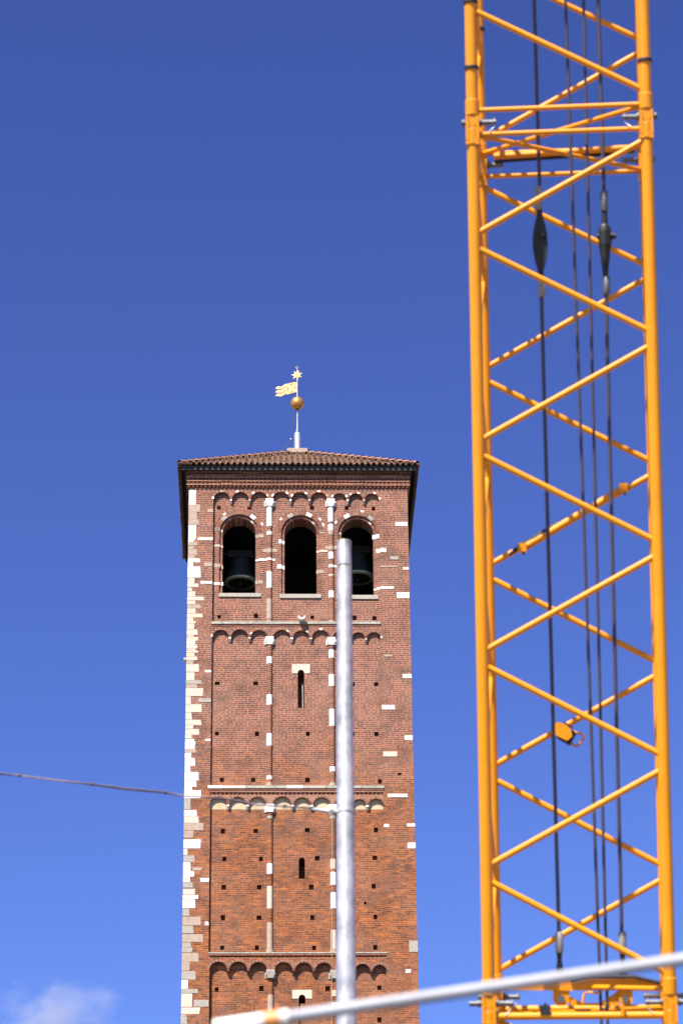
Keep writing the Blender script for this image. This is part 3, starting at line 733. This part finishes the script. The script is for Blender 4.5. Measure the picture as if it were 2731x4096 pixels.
# star: seven lance-shaped rays, tilted to the sky
M = MB(); zsr = VZ(1501.6); R_ = 22.5/97; sxx = xv - .01
nrm = Vector((-.12, -.98, .05)).normalized(); ea = Vector((1,0,0)) - nrm*nrm.x; ea.normalize(); eb = nrm.cross(ea)
cen = Vector((sxx, -.03, zsr))
for i in range(7):
    t_ = 2*pi*i/7 + .36; dr_ = ea*cos(t_) + eb*sin(t_); pr_ = -ea*sin(t_) + eb*cos(t_)
    tip = cen + dr_*R_*1.06; l = cen + dr_*R_*.45 + pr_*.05; r = cen + dr_*R_*.45 - pr_*.05; bk = cen + dr_*R_*.5 - nrm*.025
    fr = cen + dr_*R_*.5 + nrm*.014; c0 = cen + nrm*.02
    i0 = cen + dr_*.05 + pr_*.05; i1 = cen + dr_*.05 - pr_*.05
    for q in ([tip,l,fr],[tip,fr,r],[fr,l,i0,c0],[fr,c0,i1,r],[tip,r,bk],[tip,bk,l],[bk,r,i1,i0,l]): M.face(q, GOLDL)
M.build('star', GOLDL, vane)
# pennant: square with a four petal cross cut through, three waving tails
fl = MB(); fy = radians(26); fe = Vector((-cos(fy), sin(fy), 0)); fz = Vector((0,0,1)); f0 = Vector((xv-.03, 0, 0))
zt_, zb_ = VZ(1527), VZ(1569.5); H = zt_ - zb_; Lsq = 38.5/96.5/cos(fy); Ltail = 48/96.5/cos(fy)
P_ = lambda s_, z_: f0 + fe*s_ + fz*z_
th = fe.cross(fz).normalized()*.008
def plate(poly):
    fl.prism([p - th for p in poly], th*2, GOLDL)
# frame of the square
bwid = .035
for a in ((0,0,1,.09),(0,.91,1,1),(0,.09,.09,.91),(.91,.09,1,.91)):
    plate([P_(a[0]*Lsq, zb_+a[1]*H), P_(a[2]*Lsq, zb_+a[1]*H), P_(a[2]*Lsq, zb_+a[3]*H), P_(a[0]*Lsq, zb_+a[3]*H)])
for qx, qz in ((0,0),(1,0),(1,1),(0,1)):
    pts = []
    cx_, cz_ = .5, .5; ex, ez = (.1 if qx == 0 else .9), (.1 if qz == 0 else .9)
    for i in range(13):
        t_ = i/12; x = cx_ + (ex-cx_)*t_; z = cz_ + (ez-cz_)*t_; o_ = .19*sin(pi*t_**.8)
        pts.append((x, z, o_))
    nx, nz = -(ez-cz_), (ex-cx_); ln = sqrt(nx*nx+nz*nz); nx /= ln; nz /= ln
    poly = [(x+nx*o_, z+nz*o_) for x, z, o_ in pts] + [(x-nx*o_, z-nz*o_) for x, z, o_ in reversed(pts[1:-1])]
    plate([P_(x*Lsq, zb_ + z*H) for x, z in poly])
for j in range(3):
    n = 10; up_, dn_ = [], []
    for i in range(n+1):
        t_ = i/n; wv = .028*sin(t_*2*pi*1.4 + .6); hw_ = H*.165*(1 - .15*t_) if t_ < .8 else H*.165*.88*(1-t_)/.2
        zc_2 = zb_ + H*(.165 + j*.335) + wv - .03*t_
        up_.append(P_(Lsq*.985 + Ltail*t_, zc_2 + hw_*.82)); dn_.append(P_(Lsq*.985 + Ltail*t_, zc_2 - hw_*.82))
    for i in range(n): plate([dn_[i], dn_[i+1], up_[i+1], up_[i]])
fl.tube([P_(-.035, zt_-.01), P_(.06, zt_-.01)], .018, IRON, 6); fl.tube([P_(-.035, zb_+.01), P_(Lsq*.9, zb_-.012)], .016, IRON, 6)
fl.build('pennant', None, vane)
M = MB()
cpt = lambda x, y: (VX(x, y), -.12, VZ(y))
M.tube([(xv, 0, VZ(1645)), cpt(1180,1665), cpt(1173,1690), cpt(1170,1712), cpt(1166,1745), cpt(1163,1762)], .011, IRON, 6)
M.tube([cpt(1176,1760), cpt(1165,1765), cpt(1157,1774), cpt(1144,1790), cpt(1128,1808)], .012, IRON, 6)
for x, y in ((1155,1776),(1143,1789)): M.box((VX(x,y)-.03,-.14,VZ(y)-.012),(VX(x,y)+.02,-.10,VZ(y)+.02), IRON)
M.lathe((VX(1163,1763), -.12, VZ(1766)), [(.0,0),(.035,.01),(.035,.06),(0,.07)], ZINC, 10)
M.build('earthing_cable', None, vane)

# ================================================================== bells
for i, (x, y, lab) in enumerate(((962, 2306, 'dark green bronze bell hanging inside the left belfry opening, lip coloured pale as if sunlit'),
                                 (1432, 2287, 'bronze bell hanging in the right belfry opening behind the grey steel pole top'))):
    wf = 1.42; u, z = F(x, y, wf); rb = .66
    p = TO + TX*u + TN*(wf + rb)
    be = empty('bell', (p.x, p.y, z), TYAW); tag(be, lab, 'bell', 'bells hanging in the belfry')
    M = MB(); prof = [(.50,.0),(.60,.0),(.655,.0),(.665,.03),(.645,.09),(.62,.15),(.47,.50),(.42,.75),(.39,.95),(.36,1.02),(.22,1.08),(.0,1.10)]
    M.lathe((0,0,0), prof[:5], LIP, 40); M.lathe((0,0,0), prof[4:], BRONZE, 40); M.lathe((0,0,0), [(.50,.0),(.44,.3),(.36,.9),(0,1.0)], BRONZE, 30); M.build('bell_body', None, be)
    M = MB(); M.tube([(0,0,.95),(0,0,-.04)], .03, IRON, 8); M.lathe((0,0,-.1), [(0,0),(.07,.04),(.08,.1),(.03,.18),(0,.2)], IRON, 12); M.build('clapper', None, be)
    M = MB(); M.box((-.5,-.12,1.1),(.5,.12,1.4)); M.tube([(-.72,0,1.28),(.72,0,1.28)], .05, None, 8); M.build('yoke', WOODD, be)
    M = MB()
    for sx in (-.75, .75): M.box((sx-.06,-.06,-1.5),(sx+.06,.06,1.5))
    M.build('bell_frame', WOODD, be)

# ================================================================== leaning crane mast
CO = Vector((.94258, 17.42027, 10.20931))
EU = Vector((0.99548349, -0.09046664, -0.02878201)); EN = Vector((0.0949275, 0.94479744, 0.31360255)); ES = Vector((-0.00117739, -0.31491837, 0.94911803))
CW, CD, HP, SJ, SL_ = 1.2, 1.174, .7233, 2.631, 6.04
def C(u, w, s): return CO + EU*u + EN*w + ES*s          # across, depth, along the mast
def CM(x, y, w):                                        # photo point on the mast's plane at depth w
    p = plane_hit(x, y, CO + EN*w, EN) - CO; return p.dot(EU), p.dot(ES)
base_pt = C(CW/2, CD/2, -10.9)
mast = empty('crane_mast', (base_pt.x, base_pt.y, 0))
tag(mast, 'tall orange lattice crane mast of square section leaning right of the bell tower', 'crane')
inv = -Vector((base_pt.x, base_pt.y, 0))
def mb_local(M):
    M.v = [(x + inv.x, y + inv.y, z + inv.z) for x, y, z in M.v]; return M
def part(M, name, m_=None, parent=None):
    return mb_local(M).build(name, m_, parent or mast)
LEG = [(0,0),(CW,0),(0,CD),(CW,CD)]
JO = [SJ + SL_, SJ, SJ - SL_]
RC, RB, RX = .0425, .0215, .0175
secs = [(SJ + .0, SJ + SL_), (SJ - SL_, SJ), (-10.72, SJ - SL_)]
def M1(fn):
    M = MB(); fn(M); return M
for si, (s0, s1) in enumerate(secs):
    for li, (u, w) in enumerate(LEG):
        M = MB()
        M.tube([C(u,w,s0 + .07), C(u,w,s1 - .07)], RC, ORANGE, 18)
        # welded collars and end ferrules
        M.tube([C(u,w,s0+.05), C(u,w,s0+.16)], RC+.006, ORANGE, 16); M.tube([C(u,w,s1-.16), C(u,w,s1-.05)], RC+.006, ORANGE, 16)
        part(M, 'chord')
def brace(a, c, r=RB, m_=ORANGE, name='brace'):
    M = MB(); M.tube([a, c], r, m_, 12); return part(M, name)
def zig(face, nodes):
    """face: two legs; nodes: [(leg index 0/1, s)...]"""
    (ua, wa), (ub, wb) = face
    for (i, s0), (j, s1) in zip(nodes, nodes[1:]):
        o0, o1 = -.042, .042                       # the two tubes meet the chord a hand apart
        p = (ua, wa) if i == 0 else (ub, wb); q = (ua, wa) if j == 0 else (ub, wb)
        sgn = 1 if s1 < s0 else -1
        a, c = C(*p, s0 - .042*sgn), C(*q, s1 + .042*sgn)
        d_ = (c - a).normalized()
        brace(a + d_*RC*.7, c - d_*RC*.7)
sB = 1.7924
def nodes(stop, start, first):
    out = []; s = stop; i = first
    while s > start: out.append((i, s)); s -= HP; i = 1 - i
    return out
fr, re, lf, rg = (LEG[0], LEG[1]), (LEG[2], LEG[3]), (LEG[0], LEG[2]), (LEG[1], LEG[3])
for off in (0, -SL_, SL_):
    top = sB + HP + off; bot = SJ - SL_ + off
    lo_ = max(bot + .02, -10.6)
    zig(fr, nodes(top, lo_, 1)); zig(re, nodes(top, lo_, 0)); zig(lf, nodes(top, lo_, 0)); zig(rg, nodes(top, lo_, 1))
for sj in (SJ, SJ - SL_):
    big = .026 if sj < 0 else RX
    for ds, rr in ((.088, RX), (-.085, big)):
        for A_, B_ in (fr, re, lf, rg):
            if sj < 0 and ds > 0 and A_ == LEG[0] and B_ == LEG[1]: continue
            brace(C(*A_, sj+ds) + (C(*B_, sj)-C(*A_, sj)).normalized()*RC*.7, C(*B_, sj+ds) - (C(*B_, sj)-C(*A_, sj)).normalized()*RC*.7, rr, name='crossbar')
    brace(C(*LEG[1], sj+.085), C(*LEG[2], sj+.085), RX, name='crossbar'); brace(C(*LEG[0], sj-.082), C(*LEG[3], sj-.082), RX, name='crossbar')
    for u, w in LEG:
        # fork and tongue of the pinned joint
        M = MB(); sx = EU; sgn = 1 if u == 0 else -1
        for dx in (-.036, .036): M.obox(C(u+dx, w, sj-.045), EU*.010, EN*.046, ES*.085, ORANGE)
        M.obox(C(u, w, sj-.14), EU*.046, EN*.044, ES*.022, ORANGE)
        f = part(M, 'joint_fork')
        M = MB(); M.obox(C(u, w, sj+.045), EU*.022, EN*.040, ES*.09, ORANGE); M.tube([C(u, w-.041, sj), C(u, w+.041, sj)], .03, ORANGE, 12); part(M, 'joint_tongue')
        M = MB()
        outl = .045 if sj > 0 else .10
        M.tube([C(u-sgn*(outl+.03), w, sj), C(u+sgn*.165, w, sj)], .0185, STEEL, 12)
        M.tube([C(u+sgn*.05, w, sj), C(u+sgn*.064, w, sj)], .030, STEEL, 12); M.tube([C(u-sgn*.055, w, sj), C(u-sgn*.07, w, sj)], .027, STEEL, 12)
        M.tube([C(u+sgn*.15, w, sj+.03), C(u+sgn*.15, w, sj-.035), C(u+sgn*.11, w-.03, sj-.075)], .004, GALV, 6)
        part(M, 'joint_pin')
# chord bands (straps) seen near the top
for u, w, y in ((0,0,272),(CW,0,243),(0,0,8),(0,CD,120)):
    _, s = CM(1900 if u == 0 else 2570, y, w); M = MB(); M.tube([C(u,w,s-.012), C(u,w,s+.012)], RC+.008, BLACK, 16); part(M, 'strap')
# cable tray and sagging hose behind the rear crossbar of the joint
M = MB(); M.obox(C(CW/2+.05, CD+.03, SJ+.075), EU*(CW/2-.12), EN*.012, ES*.022, STEEL); M.tube([C(.10, CD-.01, SJ+.022), C(.5, CD-.01, SJ+.034), C(.95, CD, SJ+.05)], .012, BLACK, 8); M.tube([C(.10,CD-.03,SJ+.055), C(1.1,CD-.03,SJ+.085)], .024, ORANGE, 12); part(M, 'cable_tray')
# spare tube clamped along a rear brace
def CP(x, y, w): u, s = CM(x, y, w); return C(u, w, s)
M = MB(); M.tube([CP(2075, 2203, CD-.045), CP(2500, 1949, CD-.045)], .029, ORANGE, 14)
st = part(M, 'clamped_tube')
for x, y in ((2088, 2192), (2491, 1953)):
    M = MB(); c = CP(x, y, CD-.07); M.obox(c, EU*.030, EN*.05, ES*.030, ORANGE); M.tube([c - ES*.05 + EU*.012, c + ES*.045], .010, STEEL, 8); part(M, 'clamp', None, st)
M = MB(); M.tube([CP(2035,2218,CD-.02), CP(2085,2180,CD-.04), CP(2130,2156,CD-.05), CP(2190,2118,CD-.05), CP(2232,2092,CD-.03)], [.010,.016,.018,.018,.012], BLACK, 8); part(M, 'hose', None, st)
# limit switch box on a rear brace
c = CP(2246, 2922, CD-.10); bx = (CP(2273, 2940, CD-.10) - CP(2225, 2912, CD-.10)).normalized(); by = EN; bz = bx.cross(by).normalized()
if bz.dot(ES) < 0: bz = -bz
M = MB()
hw = [(-.075,-.012),(-.055,.035),(0,.048),(.05,.040),(.085,.0),(.07,-.045),(.0,-.052),(-.05,-.045)]
M.prism([c + bx*x + bz*z - by*.05 for x, z in hw], by*.13, ORANGE)
M.obox(c + bx*.045 - bz*.015 + by*.03, bx*.055, by*.05, bz*.05, BLACK)
M.obox(c - by*.0 + bx*.02 + bz*.052, bx*.035, by*.04, bz*.010, BLACK)
sb = part(M, 'switch_box')
M = MB(); h0 = CP(2288, 2925, CD-.06); M.tube([h0, CP(2330, 2938, CD-.06), CP(2337, 2948, CD-.06), CP(2310, 2985, CD-.06), CP(2300, 2985, CD-.06), CP(2262, 2962, CD-.06)], .009, ORANGE, 8); part(M, 'handle', None, sb)
# anchor beam with two lugs at the foot of the visible section
def beam_poly(pts, w): return [CP(x, y, w) for x, y in pts]
M = MB(); wb = .50
M.prism(beam_poly([(1990,3962),(2660,3962),(2660,3940),(2610,3922),(2520,3915),(2360,3914),(2270,3927),(1990,3940)], wb), EN*.05, ORANGE)
M.tube([CP(2280,3926,wb-.02), CP(2360,3910,wb-.02), CP(2540,3908,wb-.02), CP(2640,3932,wb-.02)], .014, BLACK, 8)
ab = part(M, 'anchor_beam')
for x0, x1 in ((2210, 2276), (2474, 2528)):
    M = MB()
    M.prism(beam_poly([(x0,3955),(x1,3955),(x1,4010),((x0+x1)/2+14,4022),((x0+x1)/2-14,4022),(x0,4004)], wb+.01), EN*.03, ORANGE)
    M.tube([CP((x0+x1)/2, 3996, wb-.03), CP((x0+x1)/2, 3996, wb+.07)], .026, STEEL, 12)
    M.prism(beam_poly([(x0+14,3905),(x1-14,3905),(x1-6,3925),(x0+6,3925)], wb+.005), EN*.03, ORANGE); part(M, 'lug', None, ab)
M = MB(); M.tube([CP(2330,4015,wb), CP(2334,3975,wb), CP(2345,3968,wb), CP(2400,3972,wb)], .009, ORANGE, 8)
M.prism(beam_poly([(2276,3985),(2330,4012),(2400,4012),(2474,3960),(2474,4022),(2276,4022)], wb+.02), EN*.012, ORANGE); part(M, 'gusset', None, ab)
M = MB(); M.obox(CP(2180, 4040, .0), EU*.035, EN*.03, ES*.03, BLACK); M.obox(CP(2180, 4022, .0), EU*.012, EN*.02, ES*.015, BLACK); part(M, 'bracket'); M = MB(); M.obox(CP(2488, 4042, .0) - EN*.03, EU*.012, EN*.02, ES*.035, ORANGE); part(M, 'bracket')
# foot on the ground
M = MB(); M.box((base_pt.x-1.1, base_pt.y-1.1, .02), (base_pt.x+1.1, base_pt.y+1.1, .28), ORANGE)
for sx in (-1,1):
    for sy in (-1,1): M.box((base_pt.x+sx*1.0-.25, base_pt.y+sy*1.0-.25, 0), (base_pt.x+sx*1.0+.25, base_pt.y+sy*1.0+.25, .018), STEEL)
part(M, 'foot_frame')

# ---- ropes and pendants inside the mast
WR = .52
def line_s(p, q, s):                # extend a measured rope line to mast station s
    (u0, s0), (u1, s1) = p, q; return u0 + (u1-u0)*(s - s0)/(s1 - s0)
def rope_obj(name, label, cat, grp, top, low, r, s_top, s_low):
    p, q = CM(*top, WR), CM(*low, WR)
    a, c = C(line_s(p,q,s_top), WR, s_top), C(line_s(p,q,s_low), WR, s_low)
    e_ = empty(name, c); tag(e_, label, cat, grp)
    return e_, p, q, c
def addr(e_, name, fn, m_=None):
    M = MB(); fn(M); o = e_.location; M.v = [(x-o.x, y-o.y, z-o.z) for x, y, z in M.v]; return M.build(name, m_, e_)
for lab, top, low in (('thin dark hoist rope hanging straight in the crane mast, second rope from the left', (2260,0), (2401,4020)),
                      ('thin dark hoist rope in the crane mast running beside the pendant with a side pin', (2332,0), (2427,4020))):
    e_, p, q, c = rope_obj('hoist_rope', lab, 'rope', 'hoist ropes inside the crane mast', top, low, .01, 8.4, -10.3)
    addr(e_, 'strand', lambda M: M.tube([C(line_s(p,q,8.4),WR,8.4), C(line_s(p,q,-10.3),WR,-10.3)], .0108, ROPE, 8))
def pendant(label, P1, P2, P3, P4, sock1, link, sock2, sock3, flat):
    """upper rope P1-P2, link between, lower rope P3-P4"""
    a, b1, c, d_ = (CM(*x, WR) for x in (P1, P2, P3, P4))
    foot = C(d_[0], WR, d_[1]); e_ = empty('pendant_rope', foot); tag(e_, label, 'rope', 'pendants with link joints inside the crane mast')
    addr(e_, 'wire_rope', lambda M: (M.tube([C(line_s(a,b1,8.4),WR,8.4), C(*[b1[0]], WR, b1[1])], .0135, ROPE, 10), M.tube([C(c[0],WR,c[1]), C(d_[0],WR,d_[1])], .0135, ROPE, 10)))
    for (x, y0, y1) in (sock1, sock2, sock3):
        A_, B_ = CP(x, y0, WR), CP(x+.9, y1, WR)
        addr(e_, 'socket', lambda M: M.tube([A_, A_ + (B_-A_)*.06, A_ + (B_-A_)*.94, B_], [.020, .0275, .0275, .024], SOCK if flat or y0 > 3000 else STEEL, 14))  # right pendant's upper sockets take darker steel, painting in their shadow
    x, y0, y1 = link
    A_, B_ = CP(x, y0, WR), CP(x+4, y1, WR); ax = (B_-A_); L_ = ax.length; ax.normalize()
    wv, tv = (EU, EN) if flat else (EN*.8 + EU*.35, EU)
    def fn(M):
        hwid = .052 if flat else .040
        prof = [(0,.40),(.10,.46),(.25,.80),(.42,1.0),(.6,1.0),(.78,.78),(.93,.42),(1,.38)]
        if not flat: M.tube([A_ + ax*L_*q for q in (0,.18,.23,.30,.52,.60,.75,1)], [.019,.023,.040,.047,.047,.040,.032,.019], LINK, 8, smooth=False)
        for off in ((-.028,.028) if flat else ()):
            poly = [A_ + ax*L_*t_ + wv*hwid*k_ + tv*off for t_, k_ in prof] + [A_ + ax*L_*t_ - wv*hwid*k_ + tv*off for t_, k_ in reversed(prof)]
            M.prism([p - tv*.009 for p in poly], tv*.018, LINK)
        M.tube([A_ - ax*.02, A_ + ax*L_*.38], [.019,.024], LINK, 12); M.tube([A_ + ax*L_*.55, B_ + ax*.03], [.030,.018], LINK, 12)
    l = addr(e_, 'link', fn)
    pc = A_ + ax*L_*.38
    def fp(M):
        if flat: M.tube([pc + EU*.012 - EN*.055, pc + EU*.012 + EN*.05], .017, SOCK, 14); M.tube([pc + EU*.012 - EN*.06, pc + EU*.012 - EN*.052], .023, LINK, 14)
        else: M.tube([pc - EU*.055, pc + EU*.078], .020, LINK, 14); M.tube([pc + EU*.04, pc + EU*.056], .028, LINK, 14); M.tube([pc + EU*.07, pc + EU*.10 - ES*.03, pc + EU*.115 - ES*.045], .003, STEEL, 5)
    addr(e_, 'link_pin', fp)
    A2 = CP(sock3[0]+.5, sock3[2], WR); B2 = CP(sock3[0]+3, sock3[2]+85, WR)
    addr(e_, 'fork_end', lambda M: (M.tube([A2, A2 + (B2-A2)*.35 , B2], [.020, .016, .030], LINK, 12), M.tube([B2 - EU*.02, B2 - EU*.02 - ES*.10], .012, LINK, 8), M.tube([B2 + EU*.02, B2 + EU*.02 - ES*.10], .012, LINK, 8)))
    return e_
pendant('thick wire pendant nearest the left chords, with pale sockets and a flat lens-shaped link', (2135,0), (2157,760), (2164,1180), (2234,3740), (2151,745,842), (2157,850,1092), (2164,1112,1188), (2235,3728,3812), True)
pendant('thick dark wire pendant near the right chords, black link edge-on with a side pin', (2391,0), (2414,775), (2422,1180), (2485,3740), (2414,764,847), (2416,852,1098), (2423,1106,1180), (2487,3726,3815), False)

# ================================================================== galvanised pole and span wire
PD = 18.0
def on_plane(x, y, Y):  # point of the sight line at forward ground distance Y
    d_ = ray(x, y); return CAM + d_*((Y - CAM.y)/d_.y)
pt, pb = on_plane(1376.5, 2170, PD), on_plane(1384, 3900, PD)
dv = (pb - pt).normalized()
def width_at(p, px): return px/FPX * (p - CAM).dot(FW) / 2
r0, r1 = width_at(pt, 57.5), width_at(pb, 78)
gl = pt + dv*(-(pt.z)/dv.z); slope = (r1 - r0)/((pb-pt).length)
post = empty('steel_pole', (gl.x, gl.y, 0)); tag(post, 'tall tapered galvanised steel pole standing in front of the bell tower', 'pole')
def addp(name, fn, m_=None): 
    M = MB(); fn(M); M.v = [(x-gl.x, y-gl.y, z) for x, y, z in M.v]; return M.build(name, m_, post)
seam = on_plane(1377.3, 2262, PD); q1 = (seam - pt).length; Lg = (gl - pt).length
def shaft(M):
    ds = [q1 + .02] + [q1 + .02 + (Lg - q1 - .02)*i/24 for i in range(1, 25)]
    M.tube([pt + dv*x for x in ds], [r0 + slope*x for x in ds], GALV, 40)
addp('shaft', shaft)
addp('spigot', lambda M: (M.tube([pt + dv*.012, pt + dv*(q1 + .01)], [r0*.985, r0*.985 + slope*q1*.2], GALV, 40), M.tube([pt + dv*(q1 + .06) - FW*(r0+.004) - RT*.004, pt + dv*(q1 + .06) - FW*(r0-.01) - RT*.004], .008, IRON, 10)))
addp('end_cap', lambda M: (M.tube([pt - dv*.002, pt + dv*.012], r0*1.03, GALV, 40)))
rc = on_plane(1381, 3248, PD); rr = r0 + slope*(rc - pt).length
def clampf(M):
    M.tube([rc - dv*.012, rc + dv*.012], rr + .004, GALV, 36)
    M.tube([rc - RT*(rr+.005) , rc - RT*(rr+.03) + UP*.01], .012, GALV, 10); M.tube([rc - RT*(rr+.035) - UP*.02, rc - RT*(rr+.035) + UP*.02], .016, ZINC, 10)
    M.tube([rc + RT*(rr+.0) - UP*.012, rc + RT*(rr+.008) - UP*.012], .010, IRON, 8)
addp('pole_clamp', clampf)
addp('base_plate', lambda M: (M.box((gl.x-.25, gl.y-.25, .0), (gl.x+.25, gl.y+.25, .03), GALV)))
# span wire: two strands and small clips, ending on the clamp
wp = [(-420,3060),(-150,3080),(0,3095),(83,3102),(230,3121),(373,3138),(499,3157),(666,3171),(740,3184),(803,3188),(865,3193),(924,3202),(986,3212),(1027,3218),(1140,3226),(1240,3234),(1338,3247)]
wpt = [on_plane(x, y, PD - .0 + (1338 - x)*.0006) for x, y in wp]
sw = empty('span_wire', wpt[-1]); tag(sw, 'dark twisted cable strung from the left across the tower to the grey pole', 'cable')
def addw(name, fn, m_=None):
    M = MB(); fn(M); o = wpt[-1]; M.v = [(x-o.x, y-o.y, z-o.z) for x, y, z in M.v]; return M.build(name, m_, sw)
WIRE = rough_mat('weathered_cable', (.13, .085, .10), .3, 10, rough=.7)
addw('strand', lambda M: M.tube(wpt, .0065, WIRE, 8))
addw('strand', lambda M: M.tube([p + Vector((0, 0, .007*sin(i*1.3))) + Vector((0,-.008,0)) for i, p in enumerate(wpt)], .0038, WIRE, 6))
for i in (3, 5, 7, 14): addw('cable_clip', lambda M: M.tube([wpt[i] - RT*.014, wpt[i] + RT*.014 + UP*.004], .0125, BLACK, 8))
addw('anchor_end', lambda M: M.tube([wpt[-1] - (wpt[-1]-wpt[-2]).normalized()*.16, wpt[-1]], [.011, .015], ZINC, 8))

# ================================================================== tube barrier across the foreground
BD = 6.6
bl, brr = at(1040, 4084, BD), at(2731, 3838, BD)
ud = (brr - bl).normalized(); R_B = 25.5/FPX*BD
L0, L1 = bl - ud*.106, brr + ud*.9
bar = empty('barrier_tube', (bl.x, bl.y, 0)); tag(bar, 'grey tube rail with white and orange painted end, crossing low in the foreground', 'barrier')
def addb(name, fn, m_=None):
    M = MB(); fn(M); M.v = [(x-bl.x, y-bl.y, z) for x, y, z in M.v]; return M.build(name, m_, bar)
WPAINT = rough_mat('white_paint', (.82, .80, .72), .08, 6, rough=.5)
GTUBE = rough_mat('dull_galvanised_tube', (.34, .34, .36), .2, 5, rough=.6, metal=.15)
addb('tube', lambda M: M.tube([at(1150, 4069, BD), L1], R_B, GTUBE, 24))
addb('white_sleeve', lambda M: M.tube([L0, at(1056, 4082, BD)], R_B*1.2, WPAINT, 24))
addb('orange_band', lambda M: M.tube([at(1056, 4082, BD), at(1120, 4073, BD)], R_B*1.32, paint('orange_band_paint', (.85, .33, .10), .1), 24))
addb('white_band', lambda M: M.tube([at(1120, 4073, BD), at(1156, 4068, BD)], R_B*1.26, WPAINT, 24))
for p in (L0 + ud*.09, L1 - ud*.3): addb('post', lambda M: M.tube([Vector((p.x, p.y, 0)), p - Vector((0,0,R_B*.5))], .024, GTUBE, 14))

# ================================================================== small cloud low on the left
cl = MB(); cc = at(205, 4095, 3200)
import bmesh
bm = bmesh.new(); bmesh.ops.create_icosphere(bm, subdivisions=3, radius=1.0)
me = bpy.data.meshes.new('cloud'); bm.to_mesh(me); bm.free()
cm_, t, b = newmat('thin_cloud'); t.nodes.clear()
tc = N(t, 'ShaderNodeTexCoord'); no = N(t, 'ShaderNodeTexNoise', Scale=2.1, Detail=8, Roughness=.62); no.inputs['Distortion'].default_value = .5; t.links.new(tc.outputs['Object'], no.inputs['Vector'])
ln = N(t, 'ShaderNodeVectorMath', operation='LENGTH'); t.links.new(tc.outputs['Object'], ln.inputs[0])
sb_ = N(t, 'ShaderNodeMath', operation='MULTIPLY_ADD'); sb_.inputs[1].default_value = -.42; sb_.inputs[2].default_value = -.16; t.links.new(ln.outputs['Value'], sb_.inputs[0])
ad = N(t, 'ShaderNodeMath', operation='ADD'); t.links.new(sb_.outputs[0], ad.inputs[0]); t.links.new(no.outputs['Fac'], ad.inputs[1])
mr = N(t, 'ShaderNodeMapRange'); t.links.new(ad.outputs[0], mr.inputs[0]); mr.inputs[1].default_value = .0; mr.inputs[2].default_value = .32; mr.inputs[3].default_value = 0; mr.inputs[4].default_value = .013
vs = N(t, 'ShaderNodeVolumeScatter'); vs.inputs['Color'].default_value = (.97, .95, .95, 1); vs.inputs['Anisotropy'].default_value = .2
t.links.new(mr.outputs[0], vs.inputs['Density']); ou = N(t, 'ShaderNodeOutputMaterial'); t.links.new(vs.outputs[0], ou.inputs['Volume'])
me.materials.append(cm_)
clo = bpy.data.objects.new('cloud', me); COL.objects.link(clo); clo.location = cc; clo.scale = (88, 60, 60); clo.rotation_euler = (0, radians(-14), 0)
tag(clo, kind='structure')
